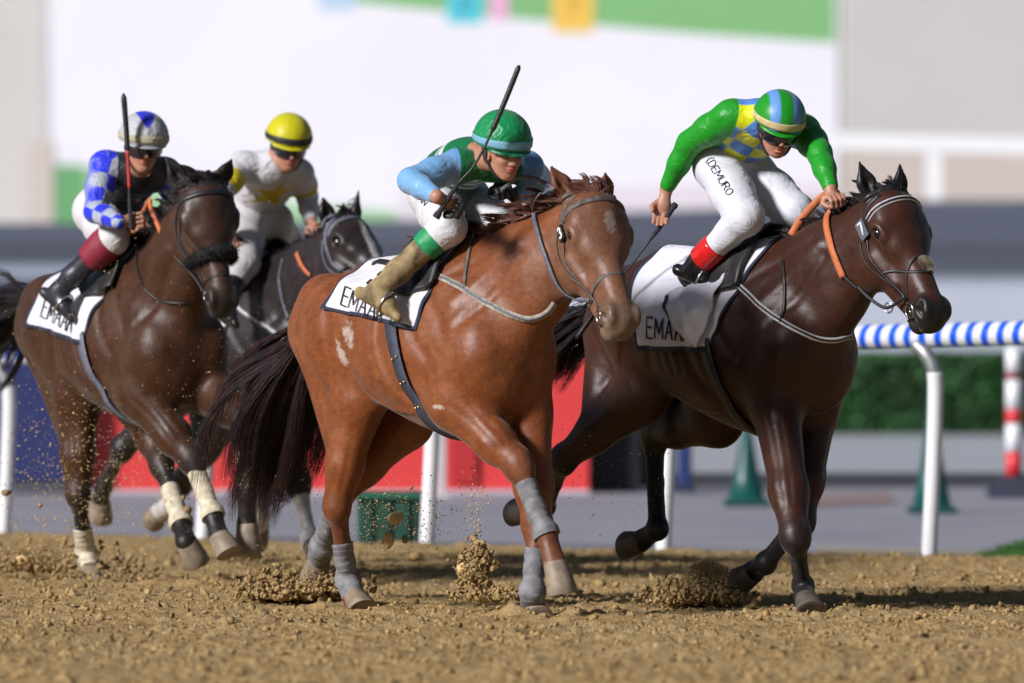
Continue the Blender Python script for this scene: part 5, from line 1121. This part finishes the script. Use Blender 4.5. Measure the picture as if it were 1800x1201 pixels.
KJD = dict(pel=(446, 372), cst=(482, 296), rsh=(424, 292), lsh=(528, 306), rel=(384, 345), lel=(540, 345), rwr=(400, 400), lwr=(546, 388), rhip=(432, 388), lhip=(478, 392), rkn=(428, 462), lkn=(505, 440), ran=(392, 540), lan=(470, 540), rhand=(410, 420), lhand=(552, 400),
    head=(507, 255), head_x=.30, face=(14, 14, -4), hr=1.0, boot_t=.5,
    prior=dict(pel=dict(x=-.14, y=0), cst=dict(x=.16, y=0, w=1), rsh=dict(y=-.17), lsh=dict(y=.17), rel=dict(y=-.30, w=1), lel=dict(y=.22, w=.7), rwr=dict(y=-.20, w=1), lwr=dict(x=.36, w=2), rhip=dict(y=-.11), lhip=dict(y=.11), rkn=dict(y=-.23, w=3), lkn=dict(y=.21, w=3), ran=dict(y=-.33, w=4), lan=dict(y=.32, w=3)))
JD = make_jockey(FD, KJD, 'jockey in white silks with a yellow star and a yellow helmet', st)
# whip line of the fourth rider and names on the breeches
def breech_text(J, txt, p0, p1, h, up, wd=.0034, mat=M_BLACK, name='lettering'):
    fn = lambda x, y: (lambda o, d: J.fbr.cast(o, d, 30, 50, 4000))(*J.G.ray(x, y)); return text_px(J.G, J.fbr, txt, p0, p1, h, J.breeches, mat, off=.003, wd=wd, up=up, surffn=fn, sp=.16, name=name)
breech_text(JC, '(DEMURO', (1241, 283), (1279, 345), 13, (.85, -.52))
breech_text(JB, 'PAN', (730, 346), (746, 362), 9, (.6, -.6))
o_, d_ = JD.G.ray(416, 414)
for o in (JD,):
    q0 = JD.rh; a_ = JD.G.loc(FD.wld(FD.atx(414, 414, .18))); b_ = JD.G.loc(FD.wld(FD.atx(466, 456, .02))); W = JD.G.wld(np.array([a_ + (b_ - a_) * t for t in np.linspace(0, 1, 12)])); wo = W - W[0]; x = MB().tube(wo, np.linspace(.008, .005, 12), 8).build('riding_whip', M_WHIP); x.location = W[0]
    MB().tube(wo[:4], .0105, 8).build('handle', plain('whip_grip', (.02, .02, .026), .8), x); tag(x, 'thin black whip slanting across the white breeches of the yellow-helmeted rider', 'whip', 'riding whips held by the jockeys')
# ------------------------------------------------------------------ track, rail and surroundings
def fbm(X, Y, scale, oct=4, seed=0, gain=.5):
    r = np.random.default_rng(seed); out = np.zeros_like(X); amp = 1.0; N = 512; tot = 0
    for o in range(oct):
        g = r.random((N, N)); u = X / scale * 2 ** o + 1000; v = Y / scale * 2 ** o + 1000; i = np.floor(u).astype(int); j = np.floor(v).astype(int); f = u - i; g2 = v - j; f = f * f * (3 - 2 * f); g2 = g2 * g2 * (3 - 2 * g2)
        a = g[i % N, j % N]; b = g[(i+1) % N, j % N]; c = g[i % N, (j+1) % N]; d = g[(i+1) % N, (j+1) % N]; out += amp * ((a*(1-f)+b*f)*(1-g2)+(c*(1-f)+d*f)*g2); tot += amp; amp *= gain
    return out / tot
EDGE = [(-300, 930), (8, 936), (358, 947), (752, 959), (1168, 967), (1635, 978), (2100, 988)]
def gnd(px, py): d = raydir(px, py); return CAMP + d * (CAMH / -d[2])
EP = np.array([gnd(*e) for e in EDGE])
def edgeY(X): return np.interp(X, EP[:, 0], EP[:, 1])
HOOVES = []
for H in (HA, HB, HC, HD):
    for nm, P in H.J.items():
        for q in (P[5],): HOOVES.append(H.F.wld(q))
def dirt_z(X, Y):
    n1 = fbm(X, Y, .55, 4, 1); n2 = fbm(X, Y, .11, 4, 2, .6); n3 = fbm(X, Y, .045, 2, 3)
    z = (n1 - .5) * .035 + (n2 - .5) * .034 + np.clip(n3 - .5, 0, 1) * .050
    for p in HOOVES:      # prints where hooves strike
        if p[2] < .12:
            d = np.hypot((X - p[0]), (Y - p[1]) * .8); z = z - .03 * np.exp(-(d / .09) ** 2) + .022 * np.exp(-((d - .18) / .06) ** 2) * (.4 + n2)
    r = np.random.default_rng(5)
    for _ in range(120):
        x, y = r.uniform(-4.5, 4.5), r.uniform(29, 49); d = np.hypot(X - x, (Y - y) * .9); z = z - .022 * np.exp(-(d / .07) ** 2) + .012 * np.exp(-((d - .13) / .05) ** 2)
    return z - .004
def grid_mesh(name, ys, nx, mat, hw=.074):
    Ys = np.array(ys)[:, None]; U = np.linspace(-1, 1, nx)[None]; X = U * (Ys * hw + .3); Y = np.broadcast_to(Ys, X.shape).copy(); eY = edgeY(X); Y = np.minimum(Y, eY)
    Z = dirt_z(X, Y) * np.clip((eY - Y) / .3 + .35, 0, 1) - np.clip(1 - (eY - Y) / .02, 0, 1) * .05; V = np.stack([X, Y, Z], -1).reshape(-1, 3); n = len(ys); idx = np.arange(n * nx).reshape(n, nx)
    Q = np.stack([idx[:-1, :-1], idx[:-1, 1:], idx[1:, 1:], idx[1:, :-1]], -1).reshape(-1, 4); return mk(name, V, Q, mat)
def dirtmat():
    t = NT('track_dirt'); a = t.noise(1.3, 4); b = t.noise(16, 6, .7); c = t.noise(70, 4, .65)
    col = t.ramp(b.outputs[0], [(.32, (.27, .170, .070)), (.5, (.46, .310, .138)), (.68, (.60, .42, .20))]); col = t.mix(t.math('MULTIPLY', c.outputs[0], .5), col, t.mix(1.0, col, (.62, .57, .52), 'MULTIPLY'))
    col = t.mix(t.ramp(a.outputs[0], [(.42, (0, 0, 0)), (.62, (.35, .35, .35))]), col, (.55, .39, .20)); t.base(col); t.b.inputs['Roughness'].default_value = .95; t.b.inputs['Specular IOR Level'].default_value = .15
    bb = t.bump(b.outputs[0], .9, .03); bb = t.bump(c.outputs[0], .9, .012, bb); t.l(bb, t.b.inputs['Normal']); return t.m
M_DIRT = dirtmat()
ys = list(np.arange(28.5, 40, .024)) + list(np.arange(40, 52.6, .04))
tag(grid_mesh('dirt_track', ys, 330, M_DIRT), kind='structure')
# the track beyond what the lens sees
V = []; F = []
xs = np.linspace(-60, 60, 121)
for x in xs: V += [(x, -20, -.06), (x, edgeY(x) - .02 if abs(x) < 7 else edgeY(np.sign(x) * 7) + (-.35 * (x - np.sign(x) * 7) if True else 0), -.06)]
for i in range(len(xs) - 1): F.append((2*i, 2*i+2, 2*i+3, 2*i+1))
tag(mk('ground', V, F, M_DIRT, smooth=False), kind='structure')
def pavemat(name, c, c2, sc=3):
    t = NT(name); a = t.noise(sc, 5, .6); b = t.noise(120, 3); col = t.ramp(a.outputs[0], [(.3, c), (.7, c2)]); t.base(t.mix(t.math('MULTIPLY', b.outputs[0], .3), col, t.mix(1, col, (.7, .7, .7), 'MULTIPLY'))); t.b.inputs['Roughness'].default_value = .85; t.l(t.bump(b.outputs[0], .3, .004), t.b.inputs['Normal']); return t.m
def sheet(name, pts, z, mat, kind='structure'): return tag(mk(name, [(*p, z) for p in pts], [tuple(range(len(pts)))], mat, smooth=False), kind=kind)
def gp(px, py): p = gnd(px, py); return (p[0], p[1])
sheet('pavement', [(-400, 40), (400, 40), (400, 69), (-400, 69)], -.075, pavemat('pavement_grey', (.24, .235, .28), (.32, .31, .35), .8))
sheet('road', [(-900, 69.4), (900, 69.4), (900, 900), (-900, 900)], -.02, pavemat('road_grey', (.34, .35, .39), (.42, .43, .47), .5))
k = MB().box((-300, 69, -.09), (300, 69.45, .035)).build('kerb', plain('dark_kerb', (.03, .033, .04), .8), smooth=False); tag(k, kind='structure')
sheet('sand_strip', [gp(1440, 940), gp(1740, 948), gp(1760, 960), gp(1430, 956)], -.068, plain('pale_sand', (.34, .29, .22), .95, scale=2))
sheet('red_paint', [gp(1440, 853), gp(1560, 850), gp(1575, 868), gp(1430, 874)], -.068, plain('faded_red_paint', (.26, .18, .18), .9, scale=2))
# grass at the right edge
g0 = sheet('turf', [gp(1690, 972), (EP[-1][0], edgeY(EP[-1][0]) + .1), gp(2300, 925), gp(1800, 940)], -.066, plain('turf_soil', (.03, .07, .015), .95))
R_, D_, Ls = [], [], []
q = np.array([gp(1690, 976), gp(2100, 985), gp(2200, 930), gp(1800, 942)])
for i in range(9000):
    u, v = RNG.random(2); p = (q[0] * (1-u) + q[1] * u) * (1-v) + (q[3] * (1-u) + q[2] * u) * v; R_.append((p[0], p[1], -.07)); D_.append(A(0, 0, 1) + RNG.normal(size=3) * .3); Ls.append(RNG.uniform(.04, .08))
tag(hair('grass', R_, D_, Ls, plain('grass_blade', (.05, .15, .02), .8, var=.5, scale=8), None, seg=3, grav=.2, curl=.1, rad=.004), 'short bright green grass at the right edge behind the rail', 'grass', kind='stuff')
# ---- running rail
def railmat():
    t = NT('striped_rail'); u = t.attr('u').outputs['Fac']; f = t.math('FRACT', t.math('MULTIPLY', u, 1 / .1035)); m = t.math('LESS_THAN', f, .46); t.base(t.mix(m, (.66, .67, .72), (.005, .09, .62))); t.b.inputs['Roughness'].default_value = .3; return t.m
RZ = [(-400, 1.06), (300, 1.09), (1000, 1.15), (1650, 1.20), (2200, 1.24)]
rp = []
for px in np.linspace(-500, 2300, 60):
    py = np.interp(px, [e[0] for e in EDGE], [e[1] for e in EDGE]); g = gnd(px, py); rp.append((g[0], g[1], np.interp(px, [r[0] for r in RZ], [r[1] for r in RZ])))
rp = smooth_poly(rp, 6); L = np.concatenate([[0], np.cumsum(np.linalg.norm(np.diff(rp, axis=0), axis=1))]); V, Fc = tube_vf(rp, .067, 20, cap=False); rail = empty('running_rail', loc=tuple(rp[0])); tag(rail, 'white running rail with blue stripes on curved posts behind the horses', 'railing')
o0 = np.array(rp[0]); mk('top_rail', V - o0, Fc, railmat(), rail, attrs=dict(u=np.repeat(L, 20) + np.tile(np.sin(np.linspace(0, 2*np.pi, 20, endpoint=False)) * .012, len(L))))
M_POST = plain('white_post', (.72, .72, .76), .35, var=.04); M_ALU = plain('rail_bracket', (.30, .31, .32), .4, metal=.6)
for bx, by in ((-330, 928), (8, 936), (358, 947), (752, 959), (1168, 967), (1635, 978), (2130, 990)):
    g = gnd(bx, by); s = g[1] / 15000; z = np.interp(bx, [r[0] for r in RZ], [r[1] for r in RZ]); tx = A(1, 0, 0); P = smooth_poly([g + A(-24 * s, .02, z - .05), g + A(-8 * s, -.02, z - .10), g + A(7 * s, -.04, z - .19), g + A(9 * s, -.03, z - .30)], 6); po = MB().tube(P - o0, .040, 14).build('bracket', M_ALU, rail)
    P = smooth_poly([g + A(7.6 * s, -.04, z - .20), g + A(9 * s, -.03, z - .32), g + A(6 * s, -.01, z * .45), g + A(-2 * s, 0, .0), g + A(-3 * s, 0, -.15)], 8); MB().tube(P - o0, .0425, 16).build('post', M_POST, rail)
# ---- things behind, all at their own distance
def pbox(name, x0, y0, x1, y1, Y, th, mat, parent=None, off=None, bevel=.0, smooth=False):
    """upright box whose front, at distance Y, spans the given pixels"""
    a = at(x0, y0, Y); b = at(x1, y1, Y); lo = A(min(a[0], b[0]), Y, min(a[2], b[2])); hi = A(max(a[0], b[0]), Y + th, max(a[2], b[2])); c = off if off is not None else A(0, 0, 0)
    o = MB().box(lo - c, hi - c).build(name, mat, parent, smooth=smooth)
    if bevel: m = o.modifiers.new('bevel', 'BEVEL'); m.width = bevel; m.segments = 2
    return o
def top(name, x, Y, label, cat, group=None, z=0):
    p = at(x, 600, Y); e = empty(name, loc=(p[0], Y, z)); tag(e, label, cat, group); return e, A(p[0], Y, z)
e, c = top('advertising_board', 600, 66.5, 'long bright red advertising board with a white band, low behind the rail', 'board')
pbox('panel', 150, 622, 1036, 862, 66.5, .08, plain('red_vinyl', (.62, .045, .045), .45, var=.06), e, c, .01)
V = [at(x, y, 66.49) - c for x, y in [(395, 700), (560, 708), (700, 722), (765, 730), (800, 752), (700, 757), (560, 745), (420, 752)]]; mk('white_swoosh', V, [tuple(range(8))], plain('white_vinyl', (.7, .62, .66), .5, var=.03), e, smooth=False)
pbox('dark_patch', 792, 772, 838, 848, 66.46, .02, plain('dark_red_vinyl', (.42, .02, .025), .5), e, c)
pbox('foot', 150, 862, 1036, 868, 66.4, .3, plain('white_foot', (.5, .48, .52), .5), e, c)
e, c = top('advertising_board', 40, 66.3, 'dark navy blue advertising board at the far left', 'board'); pbox('panel', -420, 500, 152, 846, 66.3, .08, plain('navy_vinyl', (.022, .030, .11), .4, var=.1), e, c, .01); pbox('frame', -420, 494, 152, 500, 66.28, .12, plain('board_frame', (.12, .13, .2), .5), e, c)
e, c = top('barrier', 1100, 66.8, 'near black crowd barrier box beside the red board', 'barrier'); pbox('body', 1037, 650, 1128, 862, 66.8, .5, plain('black_panel', (.008, .009, .014), .6), e, c, .02); pbox('side_panel', 1129, 690, 1186, 860, 67.0, .4, plain('dark_teal_panel', (.018, .035, .045), .6), e, c, .02)
e, c = top('bollard', 1202, 66.0, 'dark blue bollard between the black barrier and the teal cone', 'bollard'); pbox('post', 1190, 745, 1216, 856, 66.0, .1, plain('navy_paint', (.012, .03, .12), .5), e, c, .02); pbox('base', 1184, 852, 1222, 866, 65.9, .3, plain('navy_paint_base', (.012, .02, .06), .6), e, c, .01)
e, c = top('post', 776, 61, 'pale grey post in front of the red board beside the rail post', 'post'); pbox('shaft', 768, 752, 785, 872, 61, .07, plain('pale_post', (.5, .44, .46), .5), e, c, .01); pbox('foot', 762, 868, 791, 876, 60.95, .2, plain('pale_post', (.5, .44, .46), .5), e, c)
# crate
e, c = top('equipment_crate', 682, 49.2, 'dark green crate standing on the paving just behind the rail', 'crate', z=-.075); M_CR = plain('green_plastic', (.008, .055, .038), .5, var=.2, scale=9); pbox('body', 628, 872, 738, 968, 49.2, .4, M_CR, e, c, .012); pbox('lid', 622, 866, 744, 878, 49.17, .46, plain('green_plastic_lid', (.015, .11, .07), .45), e, c, .008)
for x in (650, 683, 716): pbox('rib', x - 3, 880, x + 3, 962, 49.18, .02, M_CR, e, c)
# cones
def cone_thing(px, top_y, base_y, half, label):
    g = gnd(px, base_y); Y = g[1]; s = Y / 15000; H_ = (base_y - top_y) * s; r = half * s; e = empty('traffic_cone', loc=(g[0], Y, -.075)); tag(e, label, 'cone', 'teal cones beyond the rail'); prof = [(0.0, H_), (.12, H_), (.14, H_ - .01), (.22, H_ * .72), (.52, H_ * .3), (.78, .045), (.80, .045)]
    V = []; F = []; m = 28
    for rr, z in prof:
        for j in range(m): a = 2*np.pi*j/m; V.append((r * rr * math.cos(a), r * rr * math.sin(a), z + .075 * 0))
    for i in range(len(prof) - 1):
        for j in range(m): k_ = (j+1) % m; F.append((i*m+j, (i+1)*m+j, (i+1)*m+k_, i*m+k_))
    M_ = plain('teal_plastic', (.005, .070, .062), .4, var=.12, scale=4); mk('cone', V, F, M_, e); b = MB().box((-r, -r, 0), (r, r, .05)).build('base', plain('teal_plastic_base', (.006, .06, .052), .6), e, smooth=False); m_ = b.modifiers.new('bevel', 'BEVEL'); m_.width = .02
cone_thing(1312, 690, 872, 42, 'teal cone seen under the belly of the horse with number 7'); cone_thing(1638, 655, 884, 44, 'teal cone behind the white rail post at the right')
# red and white pole
g = gnd(1782, 858); e = empty('marker_pole', loc=tuple(g)); tag(e, 'red and white banded marker pole on a dark base at the right edge', 'pole'); s = g[1] / 15000
for y0, y1, cc in ((612, 655, 'w'), (655, 668, 'd'), (668, 720, 'w'), (720, 745, 'r'), (745, 795, 'w'), (795, 838, 'r')):
    z0, z1 = (858 - y1) * s, (858 - y0) * s; MB().tube([A(0, 0, z0), A(0, 0, z0 * .5 + z1 * .5), A(0, 0, z1)], .062, 20).build('band', {'w': M_POST, 'r': plain('red_band', (.62, .03, .04), .4), 'd': plain('dark_red_band', (.2, .03, .04), .5)}[cc], e)
MB().box((-.20, -.2, -.07), (.28, .2, .03)).box((-.10, -.12, .03), (.14, .12, .09)).build('base', plain('dark_rubber', (.03, .035, .06), .8), e, smooth=False)
# hedge: leaf clumps over a dark core
e, c = top('hedge', 1700, 96, 'clipped green hedge along the road at the right', 'hedge'); a0 = at(1380, 626, 96); b0 = at(2300, 748, 96)
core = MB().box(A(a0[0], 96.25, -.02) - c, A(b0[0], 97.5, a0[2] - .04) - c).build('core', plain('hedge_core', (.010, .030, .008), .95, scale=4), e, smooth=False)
n = 16000; X = RNG.uniform(a0[0], b0[0], n); face = RNG.random(n) < .75; Z = np.where(face, RNG.uniform(.0, a0[2], n), a0[2] + RNG.normal(size=n) * .02); Yv = np.where(face, 96.2 + RNG.normal(size=n) * .05, RNG.uniform(96.2, 97.5, n)); P = np.stack([X, Yv, Z], 1) - c; nn = unit(RNG.normal(size=(n, 3)) + A(0, -1, .6)); u_ = unit(np.cross(nn, RNG.normal(size=(n, 3)))); v_ = np.cross(nn, u_); sz = RNG.uniform(.03, .06, n)[:, None]
V = np.stack([P - u_ * sz, P + v_ * sz * .6, P + u_ * sz, P - v_ * sz * .6], 1).reshape(-1, 3); mk('leaves', V, np.arange(4 * n).reshape(n, 4), plain('hedge_leaf', (.018, .080, .016), .7, var=.6, scale=1.5), e, smooth=False)
# walls and the big screen
def wallmat(name, c, glow=0): return plain(name, c, .8, var=.04, scale=.6)
e, c = top('low_wall', 900, 118, 'long blue grey wall with a dark band along its top, behind everything', 'wall'); pbox('lower_wall', -900, 428, 2700, 760, 118, .5, wallmat('wall_grey', (.40, .43, .50)), e, c); pbox('dark_band', -900, 392, 2700, 428, 117.6, 1.0, wallmat('wall_band', (.075, .085, .12)), e, c)
pbox('coping', -900, 474, 1000, 488, 117.9, .3, wallmat('wall_line', (.28, .31, .38)), e, c)
# the dark band stands higher to the right
V = [at(x, y, 117.4) - c for x, y in [(1000, 376), (2700, 325), (2700, 430), (1000, 430)]]; V2 = [v + A(0, .2, 0) for v in V]; mk('fascia', V + V2, [(0, 1, 2, 3), (4, 7, 6, 5), (0, 4, 5, 1), (1, 5, 6, 2), (2, 6, 7, 3), (3, 7, 4, 0)], MATS['wall_band'], e, smooth=False)
def emis(name, c, k):
    t = NT(name); t.b.inputs['Base Color'].default_value = (.02, .02, .02, 1); n_ = t.noise(.25, 3); t.l(t.ramp(n_.outputs[0], [(.3, A(*c) * .93), (.7, c)]), t.b.inputs['Emission Color']); t.b.inputs['Emission Strength'].default_value = k; return t.m
SY = 150
e, c = top('video_screen', 780, SY, 'huge bright white video screen showing the race across the whole background', 'screen')
pbox('screen_frame', 84, -700, 1470, 392, SY + .02, 1.2, plain('screen_frame', (.3, .3, .33), .6), e, c)
def poly(name, pts, Y, mat): return mk(name, [at(x, y, Y) - c for x, y in pts], [tuple(range(len(pts)))], mat, e, smooth=False)
poly('picture', [(78, -690), (1474, -690), (1474, 345), (1300, 362), (900, 378), (500, 388), (90, 396), (88, 150)], SY, emis('screen_white', (.93, .90, 1.0), 1.0))
poly('picture_turf', [(620, -690), (1468, -690), (1468, 76), (1200, 58), (900, 32), (620, 4)], SY - .05, emis('screen_green', (.24, .55, .21), .95))
poly('picture_lawn', [(93, 288), (150, 292), (150, 399), (93, 399)], SY - .05, emis('screen_lawn', (.20, .50, .22), .9))
poly('picture_lawn', [(150, 292), (240, 330), (420, 348), (700, 372), (700, 386), (420, 392), (150, 399)], SY - .05, emis('screen_lawn_pale', (.42, .70, .40), .9))
poly('picture_glow', [(700, 340), (1474, 318), (1474, 348), (1300, 364), (900, 380), (700, 386)], SY - .04, emis('screen_pink', (.92, .82, .92), .9))
for x0, x1, y1, cc, nm in ((782, 852, 42, (.10, .68, .80), 'cyan'), (858, 896, 36, (.98, .48, .78), 'pink'), (968, 1046, 58, (.98, .62, .10), 'orange'), (556, 628, 18, (.55, .72, .95), 'blue')): poly('picture_runner', [(x0, -60), (x1, -60), (x1 - 4, y1), (x0 + 4, y1)], SY - .1, emis('screen_' + nm, cc, .95))
poly('picture_number', [(806, -10), (828, -10), (828, 22), (806, 22)], SY - .15, emis('screen_darkcyan', (.05, .45, .62), .9)); poly('picture_number', [(996, -10), (1020, -10), (1020, 24), (996, 24)], SY - .15, emis('screen_darkorange', (.85, .50, .06), .9))
e, c = top('stand_wall', 0, 148, 'pale beige wall at the far left edge beside the screen', 'wall'); pbox('wall', -1500, -700, 84, 396, 151.5, 1, wallmat('beige_wall', (.52, .49, .47)), e, c); pbox('pier', 50, 250, 93, 398, 149.0, .8, wallmat('beige_pier', (.54, .47, .43)), e, c)
e, c = top('stand_wall', 1700, 148, 'pale beige wall filling the upper right behind the white fence', 'wall'); pbox('wall', 1484, -700, 3200, 360, 148, 1, wallmat('beige_wall_right', (.50, .475, .46)), e, c); pbox('skirting', 1484, 262, 3200, 352, 147.8, 1, wallmat('beige_skirting', (.50, .43, .39)), e, c)
e, c = top('white_fence', 1640, 125, 'white two-metre fence rail and posts before the beige wall, upper right', 'fence'); 
V = [at(x, y, 125) - c for x, y in [(1470, 234), (2600, 262), (2600, 292), (1470, 262)]]; V2 = [v + A(0, .15, 0) for v in V]; mk('rail', V + V2, [(0, 1, 2, 3), (4, 7, 6, 5), (0, 4, 5, 1), (1, 5, 6, 2), (2, 6, 7, 3), (3, 7, 4, 0)], plain('white_fence', (.86, .86, .88), .4, var=.03), e, smooth=False)
for x in (1642, 1990, 2340): pbox('post', x - 13, 250, x + 13, 352, 125.02, .12, MATS['white_fence'], e, c)
# ---- thrown dirt
ICO = bmesh.new(); bmesh.ops.create_icosphere(ICO, subdivisions=1, radius=1.0); IV = np.array([v.co[:] for v in ICO.verts]); IF = np.array([[v.index for v in f.verts] for f in ICO.faces]); ICO.free()
ICO = bmesh.new(); bmesh.ops.create_icosphere(ICO, subdivisions=2, radius=1.0); JV = np.array([v.co[:] for v in ICO.verts]); JF = np.array([[v.index for v in f.verts] for f in ICO.faces]); ICO.free()
TV = np.array([(1, 1, 1), (-1, -1, 1), (-1, 1, -1), (1, -1, -1)], float) * .7; TF = np.array([(0, 1, 3), (0, 2, 1), (0, 3, 2), (1, 2, 3)])
M_GRAIN = plain('flying_sand', (.60, .42, .19), .9, var=.3, scale=3)
def chunks(name, C, S, mat=None, base='ico', parent=None):
    BV, BF = {'ico': (IV, IF), 'tet': (TV, TF), 'fine': (JV, JF)}[base]; n = len(C); C = np.asarray(C); S = np.asarray(S); m = len(BV); Q = RNG.normal(size=(n, 4)); Q /= np.linalg.norm(Q, axis=1)[:, None]; a, b, c_, d = Q.T
    R = np.stack([1-2*(c_*c_+d*d), 2*(b*c_-d*a), 2*(b*d+c_*a), 2*(b*c_+d*a), 1-2*(b*b+d*d), 2*(c_*d-b*a), 2*(b*d-c_*a), 2*(c_*d+b*a), 1-2*(b*b+c_*c_)], 1).reshape(n, 3, 3); sc = RNG.uniform(.55, 1.3, (n, 1, 3)); jit = 1 + RNG.normal(size=(n, m, 1)) * .32
    V = (BV[None] * jit * sc) @ np.transpose(R, (0, 2, 1)) * S[:, None, None] + C[:, None]; F = (BF[None] + np.arange(n)[:, None, None] * m).reshape(-1, 3); return mk(name, V.reshape(-1, 3), F, mat or M_DIRT, parent, smooth=False)
n = 17000; Yc = 29 + (RNG.random(n) ** 1.0) * 18; Xc = RNG.uniform(-1, 1, n) * (Yc * .068); Sz = .004 + .011 * RNG.random(n) ** 3 + (RNG.random(n) < .03) * .012; keep = Yc < edgeY(Xc) - .1; Xc, Yc, Sz = Xc[keep], Yc[keep], Sz[keep]
tag(chunks('dirt_clods', np.stack([Xc, Yc, dirt_z(Xc, Yc) + Sz * .3], 1), Sz), 'loose crumbs of brown dirt lying all over the track', 'dirt', kind='stuff')
def burst(px, py, Y, n, sx, sy, smin, smax, name, label, up=0, base='ico', pw=2.5, skew=0, xyf=None):
    r = RNG; a = r.normal(size=n); b = np.abs(r.normal(size=n)) if up else r.normal(size=n); X = px + a * sx + skew * b * sy; Yp = py - b * sy; D = Y + r.normal(size=n) * .12
    if xyf: X, Yp = xyf(n)
    P = np.array([at(x, y, d) for x, y, d in zip(X, Yp, D)]); P[:, 2] = np.maximum(P[:, 2], -.01); S = smin + (smax - smin) * r.random(n) ** pw; return tag(chunks(name, P, S, mat=M_GRAIN if base == 'tet' else None, base=base), label, 'dirt', kind='stuff')
# low heaps pushed up by the hooves, fans of sand and clods in the air
burst(525, 1052, 38.6, 3000, 46, 17, .002, .018, 'dirt_heap', 'crumbly heap of dirt thrown up behind the chestnut hind hooves', 1, 'fine')
burst(560, 1040, 38.4, 900, 25, 14, .002, .014, 'dirt_heap', 'small heap of dirt around the planted hind hoof of the chestnut', 1, 'fine')
burst(880, 1055, 37.4, 300, 40, 10, .004, .014, 'dirt_heap', 'low dark heap of dirt left of the planted front hoof of the chestnut', 1, 'fine')
def fan(n): t = RNG.random(n) ** .8; w_ = RNG.normal(size=n) * (10 + 22 * (1 - t)); return 1320 - t * 110 + w_ * .6 - 10, 1062 - np.sin(t * 2.6) * 78 * RNG.random(n) ** .7 + np.abs(w_) * .2
burst(0, 0, 38.2, 12000, 0, 0, .0016, .006, 'dirt_spray', 'fan of sand sprayed behind the folded front leg of the horse with number 7', base='tet', xyf=fan)
burst(1215, 1058, 38.0, 1600, 36, 14, .002, .015, 'dirt_heap', 'dark crumbly heap under the sand fan beside the horse with number 7', 1, 'fine')
burst(836, 1000, 37.8, 500, 14, 24, .002, .016, 'dirt_spray', 'column of clods leaping up left of the front legs of the chestnut', 0, 'fine')
burst(836, 900, 37.9, 240, 12, 55, .0016, .006, 'dirt_spray', 'thin column of sand above the leaping clods', 0, 'tet')
burst(700, 915, 38.2, 1500, 55, 34, .0013, .0050, 'dirt_spray', 'fine dust in front of the dark green crate', 0, 'tet')
burst(90, 1005, 42, 900, 75, 22, .003, .014, 'dirt_heap', 'torn dirt heaped at the far left edge of the track', 1, 'fine')
burst(200, 1030, 41.8, 500, 50, 14, .003, .016, 'dirt_heap', 'clods round the white-socked hind foot at the left', 1, 'fine')
burst(450, 985, 42.6, 700, 40, 14, .002, .010, 'dirt_spray', 'dark spray of dirt under the tail of the chestnut', 0, 'tet')
burst(120, 860, 41.4, 2600, 110, 95, .0014, .0062, 'dirt_spray', 'specks of dirt flying round the hind legs of the left horse', 0, 'tet')
burst(330, 700, 41.0, 1500, 170, 150, .0013, .0042, 'dirt_spray', 'fine specks of dirt flying before the chest of the left horse', 0, 'tet')
burst(560, 780, 38.6, 900, 90, 110, .0013, .0042, 'dirt_spray', 'fine specks of dirt flying round the tail of the chestnut', 0, 'tet')
burst(1080, 830, 38.6, 420, 70, 60, .0013, .0042, 'dirt_spray', 'fine specks of dirt by the hind legs of the horse with number 7', 0, 'tet')
# single clods one can point to
M_CLOD = plain('clod_earth', (.26, .175, .085), .95, var=.5, scale=60, bump=1)
def clod(px, py, Y, s, label, st=(1, 1, 1), m=None):
    p = at(px, py, Y); r = RNG; st = tuple(.5 + .5 * q for q in st); m = m or (M_GRAIN if 'light' in label else M_CLOD); V = JV * (1 + .18 * np.sin(JV[:, :1] * 5 + px) * np.cos(JV[:, 1:2] * 4 + py) + r.normal(size=(len(JV), 1)) * .10) * s * np.array(st); o = mk('flying_clod', V, JF, m or M_DIRT, smooth=False); o.location = p; tag(o, label, 'clod', 'clods of dirt in the air'); return o
for q in ((10, 866, 41.5, .020, 'dark clod in the air at the left edge in front of the rail post', (1.3, .8, .6)), (70, 889, 41.5, .012, 'small clod in the air left of the white-socked hind leg'), (66, 850, 41.5, .009, 'smaller of two clods left of the left horse, the upper one', (1.4, 1, .6)), (330, 896, 41.3, .022, 'round clod between the two front hooves of the left horse'), (322, 875, 41.3, .013, 'small clod just above the round clod between the hooves'), (696, 912, 38.2, .030, 'light clod tumbling in front of the dark green crate', (1.2, .8, .8)), (682, 950, 38.2, .032, 'tall light clod low in front of the dark green crate', (.6, .6, 1.5)), (712, 948, 38.2, .018, 'darker clod right of the tall clod by the crate', (.6, .8, 1.2)), (722, 858, 38.3, .009, 'tiny dark clod above the green crate beside the rail post'), (270, 1000, 41.6, .020, 'flat sliver of dirt left of the bandaged lifted hoof', (1.8, .8, .5)), (40, 985, 41.9, .030, 'ragged light clod low at the left edge', (1.3, 1, 1)), (788, 985, 38, .012, 'dark clod midway between the legs of the chestnut'), (812, 1002, 38, .030, 'big light clod rising left of the column of clods', (.7, .7, 1.4)), (835, 966, 38, .022, 'topmost clod of the column before the chestnut', (1.3, .8, .7)), (855, 1010, 38, .024, 'right-hand clod of the column before the chestnut', (.7, .7, 1.3)), (462, 1082, 36.5, .028, 'dark lump lying in front of the chestnut hind hoof')): clod(*q)
